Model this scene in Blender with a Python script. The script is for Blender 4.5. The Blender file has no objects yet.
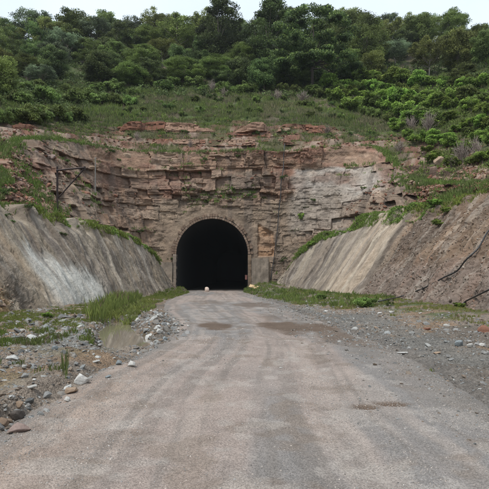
import bpy, math, random
import numpy as np
from mathutils import Vector, Matrix
from mathutils.bvhtree import BVHTree

R = math.radians
sc = bpy.context.scene
COL = sc.collection

# ------------------------------------------------------------------ camera, sky, sun, exposure
CAMZ, F, CX, HY = 1.6, 489.0, 244.5, 275.0
cam = bpy.data.cameras.new('camera'); cam.sensor_width = 36; cam.lens = 36.0
cam.shift_y = (HY-244.5)/489.0
cam.clip_start = 0.05; cam.clip_end = 3000
camo = bpy.data.objects.new('camera', cam); COL.objects.link(camo)
camo.location = (0, 0, CAMZ); camo.rotation_euler = (R(90), 0, 0)
sc.camera = camo

SUN_EL, SUN_AZ = R(58), R(215)          # azimuth measured clockwise from +Y
w = bpy.data.worlds.new('World'); sc.world = w; w.use_nodes = True
nt = w.node_tree; nt.nodes.clear()
out = nt.nodes.new('ShaderNodeOutputWorld'); bg = nt.nodes.new('ShaderNodeBackground')
sky = nt.nodes.new('ShaderNodeTexSky'); sky.sky_type = 'NISHITA'; sky.sun_disc = False
sky.sun_elevation = SUN_EL; sky.sun_rotation = SUN_AZ; sky.dust_density = 3.0; sky.air_density = 1.0
tc = nt.nodes.new('ShaderNodeTexCoord')
cn = nt.nodes.new('ShaderNodeTexNoise'); cn.inputs['Scale'].default_value = 2.2; cn.inputs['Detail'].default_value = 7
cn.inputs['Roughness'].default_value = .55
cr = nt.nodes.new('ShaderNodeValToRGB'); cr.color_ramp.elements[0].position = .3; cr.color_ramp.elements[1].position = .7
cr.color_ramp.elements[0].color = (.76, .76, .76, 1); cr.color_ramp.elements[1].color = (.97, .97, .97, 1)
mx = nt.nodes.new('ShaderNodeMix'); mx.data_type = 'RGBA'
mx.inputs[7].default_value = (5.5, 6.2, 6.9, 1)                # overcast cloud deck
nt.links.new(tc.outputs['Generated'], cn.inputs['Vector']); nt.links.new(cn.outputs['Fac'], cr.inputs['Fac'])
nt.links.new(cr.outputs['Color'], mx.inputs[0]); nt.links.new(sky.outputs[0], mx.inputs[6])
nt.links.new(mx.outputs[2], bg.inputs['Color']); bg.inputs['Strength'].default_value = 0.1
nt.links.new(bg.outputs[0], out.inputs['Surface'])
sl = bpy.data.lights.new('sun', 'SUN'); sl.energy = 1.5; sl.angle = R(11); sl.color = (1, .96, .9)
so = bpy.data.objects.new('sun', sl); COL.objects.link(so)
sd = Vector((math.sin(SUN_AZ)*math.cos(SUN_EL), math.cos(SUN_AZ)*math.cos(SUN_EL), math.sin(SUN_EL)))
so.rotation_euler = sd.to_track_quat('Z', 'Y').to_euler(); so.location = sd*60
vs = sc.view_settings
vs.view_transform = 'Standard'; vs.look = 'None'; vs.gamma = 1; vs.use_curve_mapping = False
vs.exposure = 0.84
sc.cycles.max_bounces = 6; sc.cycles.diffuse_bounces = 3; sc.cycles.transparent_max_bounces = 4

def haze_box():
    V = [(x, y, z) for x in (-440, 440) for y in (-330, 530) for z in (-2.0, 100)]
    f = [(0, 1, 3, 2), (4, 6, 7, 5), (0, 4, 5, 1), (2, 3, 7, 6), (0, 2, 6, 4), (1, 5, 7, 3)]
    me = bpy.data.meshes.new('haze'); me.from_pydata(V, [], f); o = bpy.data.objects.new('haze', me); COL.objects.link(o); o['kind'] = 'stuff'
    m = bpy.data.materials.new('haze'); m.use_nodes = True; t = m.node_tree; t.nodes.clear()
    ou = t.nodes.new('ShaderNodeOutputMaterial'); pv = t.nodes.new('ShaderNodeVolumePrincipled'); pv.inputs['Color'].default_value = (.88, .94, 1, 1)
    pv.inputs['Density'].default_value = HAZE; t.links.new(pv.outputs[0], ou.inputs['Volume']); me.materials.append(m)
HAZE = .0002
# ------------------------------------------------------------------ numeric helpers
def at(px, py, Y):
    return ((px-CX)/F*Y, Y, CAMZ+(HY-py)/F*Y)
def gpt(px, py, z=0.0):
    Y = (CAMZ-z)*F/(py-HY); return ((px-CX)/F*Y, Y)
def hsh(ix, iy, seed):
    ix = np.asarray(ix).astype(np.int64); iy = np.asarray(iy).astype(np.int64)
    n = (ix*374761393+iy*668265263+seed*2147483647+seed*97531) & 0xffffffff
    n = ((n ^ (n >> 13))*1274126177) & 0xffffffff
    n = ((n ^ (n >> 16))*2246822519) & 0xffffffff
    n = n ^ (n >> 13)
    return (n & 0xffffff)/float(0x1000000)
def vn(x, y, seed=0):
    x = np.asarray(x, float); y = np.asarray(y, float)
    x0 = np.floor(x); y0 = np.floor(y); fx = x-x0; fy = y-y0
    fx = fx*fx*fx*(fx*(fx*6-15)+10); fy = fy*fy*fy*(fy*(fy*6-15)+10)
    a = hsh(x0, y0, seed); b = hsh(x0+1, y0, seed); c = hsh(x0, y0+1, seed); d = hsh(x0+1, y0+1, seed)
    return (a*(1-fx)+b*fx)*(1-fy)+(c*(1-fx)+d*fx)*fy
def fbm(x, y, seed=0, o=5, g=.5):
    s = 0; a = 1; t = 0
    for i in range(o):
        s = s+a*vn(np.asarray(x)*2**i+i*17.3, np.asarray(y)*2**i+i*9.1, seed+i); t += a; a *= g
    return s/t                                   # 0..1
def worley(x, y, seed=0):
    x = np.asarray(x, float); y = np.asarray(y, float); ix = np.floor(x); iy = np.floor(y)
    f1 = np.full(x.shape, 9.); f2 = np.full(x.shape, 9.); cid = np.zeros(x.shape)
    for i in (-1, 0, 1):
        for j in (-1, 0, 1):
            cx = ix+i; cy = iy+j
            d = np.hypot(cx+hsh(cx, cy, seed)-x, cy+hsh(cx, cy, seed+1)-y)
            nr = d < f1
            f2 = np.where(nr, f1, np.minimum(f2, d)); cid = np.where(nr, hsh(cx, cy, seed+2), cid); f1 = np.minimum(f1, d)
    return f1, f2, cid
def ss(a, b, x):
    t = np.clip((np.asarray(x, float)-a)/(b-a), 0, 1); return t*t*(3-2*t)
def mixc(a, b, t):
    t = np.asarray(t)[..., None]; return np.asarray(a)*(1-t)+np.asarray(b)*t
def C(*a): return np.array(a, float)
def interp_curve(pts, n=None, ts=None):
    p = np.array(pts, float); seg = np.linalg.norm(np.diff(p, axis=0), axis=1); s = np.r_[0, np.cumsum(seg)]
    return p, s
def smooth_poly(pts, k=12):
    # Catmull-Rom resample
    p = np.array(pts, float); q = np.vstack([2*p[0]-p[1], p, 2*p[-1]-p[-2]]); o = []
    for i in range(1, len(q)-2):
        for t in np.arange(k)/k:
            a, b, c, d = q[i-1], q[i], q[i+1], q[i+2]
            o.append(.5*((2*b)+(-a+c)*t+(2*a-5*b+4*c-d)*t*t+(-a+3*b-3*c+d)*t**3))
    o.append(p[-1]); return np.array(o)

# ------------------------------------------------------------------ mesh helpers
def link(name, me, mat=None, parent=None):
    o = bpy.data.objects.new(name, me); COL.objects.link(o)
    if mat: me.materials.append(mat)
    if parent: o.parent = parent
    return o
def tag(o, label=None, cat=None, group=None, kind=None):
    if label: o['label'] = label
    if cat: o['category'] = cat
    if group: o['group'] = group
    if kind: o['kind'] = kind
    return o
def make_mesh(name, V, Fc, col=None, smooth=False):
    """V (n,3); Fc (m,k) one polygon size."""
    V = np.ascontiguousarray(V, dtype=np.float32).reshape(-1, 3); Fc = np.ascontiguousarray(Fc, dtype=np.int32)
    m, k = Fc.shape
    me = bpy.data.meshes.new(name)
    me.vertices.add(len(V)); me.vertices.foreach_set('co', V.ravel())
    me.loops.add(m*k); me.loops.foreach_set('vertex_index', Fc.ravel())
    me.polygons.add(m)
    me.polygons.foreach_set('loop_start', np.arange(m, dtype=np.int32)*k)
    try: me.polygons.foreach_set('loop_total', np.full(m, k, dtype=np.int32))
    except Exception: pass
    me.update(calc_edges=True)
    me.polygons.foreach_set('use_smooth', np.full(m, bool(smooth)))
    if col is not None:
        c = np.ones((len(V), 4), np.float32); c[:, :3] = np.asarray(col).reshape(-1, 3)
        a = me.attributes.new('Col', 'FLOAT_COLOR', 'POINT'); a.data.foreach_set('color', c.ravel())
    me.update()
    return me
def grid(name, P, col, mat, keep=None, smooth=False, parent=None, flip=False):
    ny, nx = P.shape[:2]; idx = np.arange(ny*nx).reshape(ny, nx)
    f = np.stack([idx[:-1, :-1], idx[:-1, 1:], idx[1:, 1:], idx[1:, :-1]], -1)
    if flip: f = f[..., ::-1]
    f = f[keep] if keep is not None else f.reshape(-1, 4)
    used = np.unique(f); rm = np.full(ny*nx, -1); rm[used] = np.arange(len(used))
    me = make_mesh(name, P.reshape(-1, 3)[used], rm[f], None if col is None else col.reshape(-1, 3)[used], smooth)
    return link(name, me, mat, parent)
def rotm(rs, n):
    q = rs.normal(size=(n, 4)); q /= np.linalg.norm(q, axis=1)[:, None]; a, b, c, d = q.T
    return np.stack([np.stack([1-2*(c*c+d*d), 2*(b*c-a*d), 2*(b*d+a*c)], -1),
                     np.stack([2*(b*c+a*d), 1-2*(b*b+d*d), 2*(c*d-a*b)], -1),
                     np.stack([2*(b*d-a*c), 2*(c*d+a*b), 1-2*(b*b+c*c)], -1)], 1)
def yawm(a):
    c, s = np.cos(a), np.sin(a); z = np.zeros_like(a); o = np.ones_like(a)
    return np.stack([np.stack([c, -s, z], -1), np.stack([s, c, z], -1), np.stack([z, z, o], -1)], 1)
PHI = (1+5**.5)/2
ICO_V = np.array([(-1, PHI, 0), (1, PHI, 0), (-1, -PHI, 0), (1, -PHI, 0), (0, -1, PHI), (0, 1, PHI), (0, -1, -PHI), (0, 1, -PHI),
                  (PHI, 0, -1), (PHI, 0, 1), (-PHI, 0, -1), (-PHI, 0, 1)])/math.hypot(1, PHI)
ICO_F = np.array([(0, 11, 5), (0, 5, 1), (0, 1, 7), (0, 7, 10), (0, 10, 11), (1, 5, 9), (5, 11, 4), (11, 10, 2), (10, 7, 6), (7, 1, 8),
                  (3, 9, 4), (3, 4, 2), (3, 2, 6), (3, 6, 8), (3, 8, 9), (4, 9, 5), (2, 4, 11), (6, 2, 10), (8, 6, 7), (9, 8, 1)])
def stones(name, pos, size, col, mat, seed, flat=.6, rough=.28):
    rs = np.random.RandomState(seed); n = len(pos)
    v = ICO_V[None]*(1+rs.uniform(-rough, rough, (n, 12, 1)))
    asp = np.stack([rs.uniform(.7, 1.35, n), rs.uniform(.6, 1.1, n), rs.uniform(flat*.6, flat*1.3, n)], -1)
    v = v*asp[:, None]*size[:, None, None]
    v = np.einsum('nij,nkj->nki', yawm(rs.uniform(0, 6.28, n)), v)
    tl = rs.uniform(-.5, .5, (n, 2))
    v[..., 2] += v[..., 0]*tl[:, :1]+v[..., 1]*tl[:, 1:]
    v += pos[:, None]
    f = (ICO_F[None]+(np.arange(n)*12)[:, None, None]).reshape(-1, 3)
    c = np.repeat(col[:, None], 12, 1)
    o = link(name, make_mesh(name, v, f, c), mat)
    return o
def blades(name, pos, hgt, wid, col, mat, seed, per=5, spread=.12, lean=.45):
    """grass: each tuft is `per` bent blades of two triangles-wide strips"""
    rs = np.random.RandomState(seed); n = len(pos)*per
    p = np.repeat(pos, per, 0).astype(float); h = np.repeat(hgt, per)*rs.uniform(.55, 1.1, n); wd = np.repeat(wid, per)*rs.uniform(.6, 1.2, n)
    sp = np.repeat(hgt, per)*spread*2+.01
    p[:, 0] += rs.normal(0, 1, n)*sp*.6; p[:, 1] += rs.normal(0, 1, n)*sp*.6
    a = rs.uniform(0, 6.28, n); ln = rs.uniform(.1, lean, n)*h
    d = np.stack([np.cos(a), np.sin(a), np.zeros(n)], -1); s = np.stack([-np.sin(a), np.cos(a), np.zeros(n)], -1)
    up = np.array([0, 0, 1.])
    b = p-up*.03
    m = p+up*(h*.6)[:, None]+d*(ln*.35)[:, None]; t = p+up*h[:, None]+d*ln[:, None]
    V = np.stack([b-s*wd[:, None]*.5, b+s*wd[:, None]*.5, m+s*wd[:, None]*.4, t, m-s*wd[:, None]*.4], 1)
    f = np.arange(n*5).reshape(n, 5)
    c = np.repeat(col, per, 0)*rs.uniform(.75, 1.3, (n, 1)); c = np.repeat(c[:, None], 5, 1)
    return link(name, make_mesh(name, V, f, c), mat)

# ------------------------------------------------------------------ materials
def mat_new(name):
    m = bpy.data.materials.new(name); m.use_nodes = True; t = m.node_tree
    b = t.nodes['Principled BSDF']; return m, t, b
def earth(name, scale=3.0, lo=.72, hi=1.25, bump=.4, bscale=25., bdist=.05, rough=.93, vor=0., spec=.15, fine=120.):
    m, t, b = mat_new(name); N = t.nodes.new; L = t.links.new
    at_ = N('ShaderNodeAttribute'); at_.attribute_name = 'Col'
    tcn = N('ShaderNodeTexCoord')
    def noise(s, d=6, r=.6):
        n = N('ShaderNodeTexNoise'); n.inputs['Scale'].default_value = s; n.inputs['Detail'].default_value = d
        n.inputs['Roughness'].default_value = r; L(tcn.outputs['Object'], n.inputs['Vector']); return n
    n1 = noise(scale, 8, .7); mr = N('ShaderNodeMapRange'); mr.inputs[1].default_value = .28; mr.inputs[2].default_value = .72
    mr.inputs[3].default_value = lo; mr.inputs[4].default_value = hi; L(n1.outputs['Fac'], mr.inputs[0])
    n2 = noise(fine, 3, .8); mr2 = N('ShaderNodeMapRange'); mr2.inputs[1].default_value = .3; mr2.inputs[2].default_value = .7
    mr2.inputs[3].default_value = .82; mr2.inputs[4].default_value = 1.18; L(n2.outputs['Fac'], mr2.inputs[0])
    mu = N('ShaderNodeMath'); mu.operation = 'MULTIPLY'; L(mr.outputs[0], mu.inputs[0]); L(mr2.outputs[0], mu.inputs[1])
    vm = N('ShaderNodeVectorMath'); vm.operation = 'SCALE'; L(at_.outputs['Color'], vm.inputs[0]); L(mu.outputs[0], vm.inputs['Scale'])
    src = vm.outputs[0]
    n3 = noise(bscale, 8, .7)
    hsrc = n3.outputs['Fac']
    if vor > 0:
        v = N('ShaderNodeTexVoronoi'); v.inputs['Scale'].default_value = vor; L(tcn.outputs['Object'], v.inputs['Vector'])
        # pebble-like colour cells
        sep = N('ShaderNodeSeparateColor'); L(v.outputs['Color'], sep.inputs[0])
        mr3 = N('ShaderNodeMapRange'); mr3.inputs[3].default_value = .68; mr3.inputs[4].default_value = 1.3; L(sep.outputs[0], mr3.inputs[0])
        vm2 = N('ShaderNodeVectorMath'); vm2.operation = 'SCALE'; L(src, vm2.inputs[0]); L(mr3.outputs[0], vm2.inputs['Scale']); src = vm2.outputs[0]
        sb = N('ShaderNodeMath'); sb.operation = 'SUBTRACT'; L(n3.outputs['Fac'], sb.inputs[0]); L(v.outputs['Distance'], sb.inputs[1]); hsrc = sb.outputs[0]
    L(src, b.inputs['Base Color'])
    bp = N('ShaderNodeBump'); bp.inputs['Strength'].default_value = bump; bp.inputs['Distance'].default_value = bdist
    L(hsrc, bp.inputs['Height']); L(bp.outputs[0], b.inputs['Normal'])
    b.inputs['Roughness'].default_value = rough; b.inputs['Specular IOR Level'].default_value = spec
    return m
def leafmat(name, trans=.38, vary=.38):
    m, t, b = mat_new(name); N = t.nodes.new; L = t.links.new
    a = N('ShaderNodeAttribute'); a.attribute_name = 'Col'
    oi = N('ShaderNodeObjectInfo'); mr = N('ShaderNodeMapRange'); mr.inputs[3].default_value = 1-vary; mr.inputs[4].default_value = 1+vary
    L(oi.outputs['Random'], mr.inputs[0])
    hs = N('ShaderNodeHueSaturation'); L(a.outputs['Color'], hs.inputs['Color']); L(mr.outputs[0], hs.inputs['Value'])
    m2 = N('ShaderNodeMath'); m2.operation = 'MULTIPLY_ADD'; L(oi.outputs['Random'], m2.inputs[0]); m2.inputs[1].default_value = .04; m2.inputs[2].default_value = .465
    L(m2.outputs[0], hs.inputs['Hue'])
    L(hs.outputs[0], b.inputs['Base Color']); b.inputs['Roughness'].default_value = .6; b.inputs['Specular IOR Level'].default_value = .25
    tr = N('ShaderNodeBsdfTranslucent'); L(hs.outputs[0], tr.inputs['Color'])
    mxs = N('ShaderNodeMixShader'); mxs.inputs[0].default_value = trans
    L(b.outputs[0], mxs.inputs[1]); L(tr.outputs[0], mxs.inputs[2])
    L(mxs.outputs[0], t.nodes['Material Output'].inputs['Surface'])
    return m
def plain(name, col, rough=.8, metal=0., nscale=8., var=.25, bump=.2):
    m, t, b = mat_new(name); N = t.nodes.new; L = t.links.new
    tcn = N('ShaderNodeTexCoord'); n = N('ShaderNodeTexNoise'); n.inputs['Scale'].default_value = nscale; n.inputs['Detail'].default_value = 8
    L(tcn.outputs['Object'], n.inputs['Vector'])
    r = N('ShaderNodeValToRGB'); r.color_ramp.elements[0].position = .3; r.color_ramp.elements[1].position = .7
    r.color_ramp.elements[0].color = tuple(c*(1-var) for c in col)+(1,); r.color_ramp.elements[1].color = tuple(min(1, c*(1+var)) for c in col)+(1,)
    L(n.outputs['Fac'], r.inputs['Fac']); L(r.outputs[0], b.inputs['Base Color'])
    bp = N('ShaderNodeBump'); bp.inputs['Strength'].default_value = bump; bp.inputs['Distance'].default_value = .03
    L(n.outputs['Fac'], bp.inputs['Height']); L(bp.outputs[0], b.inputs['Normal'])
    b.inputs['Roughness'].default_value = rough; b.inputs['Metallic'].default_value = metal
    return m
M = dict(
    ground=earth('ground_gravel', 2.2, .7, 1.25, .8, 30, .04, vor=38, fine=90),
    road=earth('road_dirt', 1.1, .80, 1.16, .35, 38, .015, vor=95, fine=210),
    cliff=earth('cliff_rock', 1.6, .62, 1.32, .7, 9, .10, fine=14),
    slope=earth('cut_slope', 1.4, .78, 1.34, .65, 8, .09, fine=24),
    soil=earth('hill_soil', .8, .65, 1.3, .6, 5, .12, fine=12),
    stone=earth('stone', 6, .75, 1.2, .5, 30, .02, fine=60),
    bark=earth('bark', 3, .7, 1.3, .5, 12, .03, fine=30),
    leaf=leafmat('leaves'), grass=leafmat('grass_blades', .25, .02),
    masonry=earth('portal_masonry', 1.5, .7, 1.25, .6, 12, .04, fine=25),
    lining=plain('shade_lining', (.02, .019, .018), .95),  # near-black base: the tunnel's darkness is put into the lining colour
    steel=plain('rusted_steel', (.045, .03, .028), .7, .3),
    galv=plain('grey_pipe', (.22, .21, .19), .6, .3),
    hose=plain('black_pipe', (.03, .03, .032), .5),
    wood=plain('pale_wood', (.5, .36, .2), .8, nscale=5),
    redbox=plain('red_box', (.2, .09, .075), .8),
)
mw, tw, bw = mat_new('muddy_water')
nn = tw.nodes.new('ShaderNodeTexNoise'); nn.inputs['Scale'].default_value = 1.2
rr = tw.nodes.new('ShaderNodeValToRGB'); rr.color_ramp.elements[0].color = (.235, .195, .145, 1); rr.color_ramp.elements[1].color = (.30, .255, .195, 1)
tw.links.new(nn.outputs['Fac'], rr.inputs['Fac']); tw.links.new(rr.outputs[0], bw.inputs['Base Color'])
n2 = tw.nodes.new('ShaderNodeTexNoise'); n2.inputs['Scale'].default_value = 7
bb = tw.nodes.new('ShaderNodeBump'); bb.inputs['Strength'].default_value = .03; bb.inputs['Distance'].default_value = .01
tw.links.new(n2.outputs['Fac'], bb.inputs['Height']); tw.links.new(bb.outputs[0], bw.inputs['Normal'])
bw.inputs['Roughness'].default_value = .03; bw.inputs['Specular IOR Level'].default_value = .8; bw.inputs['Coat Weight'].default_value = .6; bw.inputs['Coat Roughness'].default_value = .02
M['water'] = mw

# ------------------------------------------------------------------ ground and road
LEDGE = np.array([(-2.6, -60), (-2.5, 2), (-2.41, 4.8), (-2.39, 6), (-2.31, 7.8), (-1.97, 10.2), (-1.79, 12), (-2.13, 15.6), (-3.4, 21), (-4.5, 28), (-5.06, 37), (-5.2, 45), (-5.9, 52), (-6.2, 200)])
REDGE = np.array([(3.2, -60), (3.0, 2), (2.9, 5.4), (3.1, 8.2), (3.1, 12), (2.56, 16.6), (2.2, 23.7), (1.2, 34), (.05, 45), (-.3, 52), (-.2, 200)])
def xL(y): return np.interp(y, LEDGE[:, 1], LEDGE[:, 0])+.14*(fbm(y*.4, y*0+3, 31, 3)-.5)*2*.6
def xR(y): return np.interp(y, REDGE[:, 1], REDGE[:, 0])+.2*(fbm(y*.4, y*0+7, 32, 3)-.5)*2*.8
PUD = np.array([gpt(*p, z=-.1) for p in [(100, 331), (112, 324), (124, 322), (134, 331), (152, 345), (148, 350), (128, 353), (106, 353.5), (103, 345)]])
PUDS = smooth_poly(np.vstack([PUD, PUD[:1]]), 6)[:-1]
def poly_sd(x, y, poly):
    """approx signed distance, negative inside"""
    x = np.asarray(x, float); y = np.asarray(y, float)
    d = np.full(x.shape, 1e9); ins = np.zeros(x.shape, bool)
    n = len(poly)
    for i in range(n):
        ax, ay = poly[i]; bx, by = poly[(i+1) % n]
        ex, ey = bx-ax, by-ay; l2 = ex*ex+ey*ey+1e-12
        t = np.clip(((x-ax)*ex+(y-ay)*ey)/l2, 0, 1)
        d = np.minimum(d, np.hypot(x-ax-t*ex, y-ay-t*ey))
        c = ((ay > y) != (by > y)) & (x < (bx-ax)*(y-ay)/(by-ay+1e-12)+ax); ins ^= c
    return np.where(ins, -d, d)
def bump(x, y, cx, cy, rx, ry, a=0.):
    c, s = math.cos(a), math.sin(a); u = ((x-cx)*c+(y-cy)*s)/rx; v = (-(x-cx)*s+(y-cy)*c)/ry
    return np.exp(-(u*u+v*v))
def gz_ground(x, y, parts=False):
    x = np.asarray(x, float); y = np.asarray(y, float)
    dl = xL(y)-x; dr = x-xR(y); d = np.maximum(dl, dr)
    n = fbm(x*.9, y*.9, 3, 4)-.5; n2 = fbm(x*4, y*4, 5, 4)-.5; n3 = fbm(x*13, y*13, 7, 3)-.5
    f1, f2, cid = worley(x*5, y*5, 12)
    near = ss(26, 14, y)*ss(-3, 1, y)
    v = .03+n*.10+n2*.07+n3*.03+.05*near*(cid-.5)*ss(0, .3, d)
    left = ss(0, .6, dl)
    v = v+left*(.05*near+ss(2.5, 5.5, dl)*.12)
    v = v+left*ss(9, 6.5, y)*.06+.15*np.exp(-((dl-.30)/.13)**2)*ss(8, 5.5, y)*(.4+fbm(y*2, x*2, 48, 3))
    v = v+.22*bump(x, y, -3.75, 11.6, .8, 1.0, .2)*left            # bluish gravel heap
    v = v+.20*bump(x, y, -2.75, 15.6, .35, 2.2, .22)*left          # ridge between water and road
    v = v+.12*bump(x, y, -3.2, 8.9, 1.6, .6, .15)*left
    v = v+.35*bump(x, y, -6.3, 47.5, 1.1, 4)*ss(0, .5, dl)+.75*bump(x, y, 2.2, 48.5, 2.4, 4.5)*ss(-.2, 1.2, dr)
    v = v+ss(3, 6, dr)*.22
    z = -.06+(v+.06)*ss(-.22, .28, d+.25*n2)
    wall = ss(8.5, 12, np.abs(x))
    z = z*(1-wall)-.3*wall
    ps = poly_sd(x, y, PUDS) if np.any((x > -7) & (x < 0) & (y > 7) & (y < 20)) else np.full(x.shape, 9.)
    z = np.where(ps < .5, z+(np.minimum(z, -.22)-z)*ss(.38, -.12, ps+.12*n2), z)
    z = np.where(y > 49.5, -.08, z)
    far = ss(60, 90, np.hypot(x, y)); z = z*(1-far)-.3*far
    return (z, d, dl, dr, n, n2, ps) if parts else z
def gz_road(x, y):
    x = np.asarray(x, float); y = np.asarray(y, float)
    c = (x-xL(y))/(xR(y)-xL(y))
    rut = (vn(c*9+.6*vn(y*.15, y*0, 4), y*.10, 41)-.5)*.035+(vn(c*22, y*.25, 42)-.5)*.012
    z = .015+rut+.030*(fbm(x*3.5, y*3.5, 45, 4)-.5)*ss(.45, .6, fbm(x*.7, y*.7, 46, 3))+.10*ss(.16, .0, np.abs(c-.08))*ss(9.5, 6, y)*(fbm(y*1.6+x*2.5, x*3-y, 47, 4)-.45)*1.6-.022*(np.exp(-((c-.33)/.05)**2)+np.exp(-((c-.66)/.05)**2))+(fbm(x*1.2, y*1.2, 43, 4)-.5)*.035+(fbm(x*9, y*9, 44, 3)-.5)*.012
    e = np.minimum(c, 1-c)*(xR(y)-xL(y))
    z = z-.12*ss(.05, -.5, e)
    for (cx, cy, rx, ry, dp) in HOLES: z = z-dp*bump(x, y, cx, cy, rx, ry)
    return z
HOLES = [(1.82, 6.02, .20, .13, .055), (1.46, 5.84, .12, .09, .04), (-.95, 15.4, .6, 1.0, .04), (1.6, 15.0, 1.1, 1.0, .03)]
def gz(x, y):
    g = gz_ground(x, y); r = gz_road(x, y); ins = (x > xL(y)-.45) & (x < xR(y)+.45)
    return np.where(ins, np.maximum(g, r), g)

def axis(dense0, dense1, step, lim0, lim1, g=1.12):
    a = list(np.arange(dense0, dense1+1e-6, step)); s = step; v = a[-1]
    while v < lim1: s *= g; v += s; a.append(v)
    s = step; v = a[0]; b = []
    while v > lim0: s *= g; v -= s; b.append(v)
    return np.array(b[::-1]+a)
gx = axis(-9.5, 9.5, .055, -420, 420)
ys = [1.0]
while ys[-1] < 49: ys.append(ys[-1]+max(.022, ys[-1]*.0045))
yy = [];v = 1.; s = .05
while v > -300: v -= s; s *= 1.12; yy.append(v)
zz = []; v = ys[-1]; s = .3
while v < 500: v += s; s *= 1.13; zz.append(v)
gy = np.array(yy[::-1]+ys+zz)
X, Y = np.meshgrid(gx, gy)
Z, d, dl, dr, n1, n2_, ps = gz_ground(X, Y, True)
gc = mixc(C(.17, .145, .12), C(.25, .205, .165), ss(.4, .6, fbm(X*.5, Y*.5, 51, 4)))
gc = mixc(gc, C(.27, .185, .12), ss(.52, .66, fbm(X*.8+9, Y*.8, 52, 4))*.8)              # brown earth
grn = ss(.46, .6, fbm(X*.9, Y*.9, 53, 5))
gc = mixc(gc, C(.09, .12, .045), grn*(.25*ss(.3, 1, dl)*ss(22, 12, Y)+.8*ss(4.4, 6., dl)+.8*ss(3.2, 4.6, dr)*ss(11, 16, Y)+.8*ss(20, 35, Y)*ss(.2, .8, d)).clip(0, .9))
gc = mixc(gc, C(.23, .245, .24), .8*bump(X, Y, -3.75, 11.6, 1.1, 1.3))
gc = mixc(gc, C(.185, .18, .165), ss(.1, .5, dr)*ss(3.6, 2.2, dr)*.75*ss(.35, .55, fbm(X*.7, Y*.4, 54, 4)))
gc = mixc(gc, C(.175, .16, .145), ss(.9, .1, d)*.8*ss(-.2, 0, dr))
gc = mixc(gc, C(.13, .095, .06), ss(.35, -.05, ps)*.85)
gc = mixc(gc, C(.03, .028, .025), ss(49, 52, Y))  # tunnel shade painted into the floor past the mouth
gc = np.where((Y > 90)[..., None] | (np.abs(X) > 30)[..., None], C(.09, .10, .05), gc)
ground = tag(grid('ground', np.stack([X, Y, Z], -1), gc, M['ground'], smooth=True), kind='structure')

# road sheet
rc = np.linspace(-.09, 1.09, 210)
ry = np.array([v for v in gy if -80 < v < 49]+list(np.linspace(49.3, 120, 60)))
Cc, Yr = np.meshgrid(rc, ry); Xl = xL(Yr); Xr = xR(Yr); Xq = Xl+(Xr-Xl)*Cc
Zr = gz_road(Xq, Yr)
grav = ss(.36, .60, .16*ss(.35, .55, Cc)*ss(.95, .8, Cc)*ss(14, 5, Yr)+ fbm(Cc*5+.5*fbm(Yr*.1, Yr*0, 60, 2), Yr*.12, 61, 4))
rcol = mixc(C(.335, .275, .24), C(.225, .215, .205), grav*.85)
rcol = mixc(rcol, C(.40, .34, .295), ss(.5, .75, fbm(Cc*14, Yr*.3, 62, 4))*.5)
rcol = mixc(rcol, C(.35, .27, .215), ss(.22, .05, Cc)*ss(13, 6, Yr)*.7)
trk = fbm(Cc*26+1.5*fbm(Yr*.12, Yr*0+2, 66, 2), Yr*.10, 65, 3); rcol = mixc(rcol, C(.20, .175, .155), ss(.52, .70, trk)*.55)
cl_ = fbm(Xq*2.2, Yr*2.2, 67, 5); rcol = mixc(rcol, C(.215, .17, .135), ss(.56, .70, cl_)*.5)
rcol = mixc(rcol, C(.42, .38, .34), ss(.60, .72, fbm(Xq*3.1+5, Yr*2.5, 68, 4))*.4)
rcol = rcol*.86
eg = np.minimum(Cc*1.3, (1-Cc)*.42)*(Xr-Xl)+.9*(fbm(Xq*1.5, Yr*.6, 64, 5)-.5)
rcol = mixc(rcol, C(.175, .16, .145), ss(.42, .0, eg)*.8)
wet = np.zeros_like(Cc); wn = fbm(Xq*1.6, Yr*.9, 63, 5)-.5
for (cx, cy, rx, ry_, a, s_) in [(1.6, 15.2, 1.4, 1.7, 0, 1.), (-.95, 15.4, .6, 1.4, 0, 1.), (.4, 26, 1.1, 3, 0, .7), (-2, 28, .9, 2.4, 0, .45), (2.5, 12.4, .55, 2.6, .12, .8), (1.82, 6.02, .27, .17, 0, 1.), (1.46, 5.84, .17, .12, 0, 1.), (-1.2, 4.7, .5, .25, .3, .25), (.9, 18.5, .6, 1.6, 0, .5)]:
    wet = np.maximum(wet, s_*ss(.25, .75, bump(Xq, Yr, cx, cy, rx, ry_, a)+wn*1.1))
rcol = mixc(rcol, C(.125, .092, .07), wet)
rcol = mixc(rcol, C(.05, .045, .04), ss(48, 51, Yr))  # road colour fades to painted-in shade inside the tunnel
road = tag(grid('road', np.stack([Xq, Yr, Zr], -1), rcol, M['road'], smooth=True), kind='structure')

def water(name, poly, z, kind=True):
    n = len(poly); V = np.array([(p[0], p[1], z) for p in poly]+[(poly[:, 0].mean(), poly[:, 1].mean(), z)])
    f = np.array([(i, (i+1) % n, n) for i in range(n)])
    return tag(link(name, make_mesh(name, V, f), M['water']), kind='structure')
cen = PUDS.mean(0); water('puddle', cen+(PUDS-cen)*1.10+C(0, 0), -.10)

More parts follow.
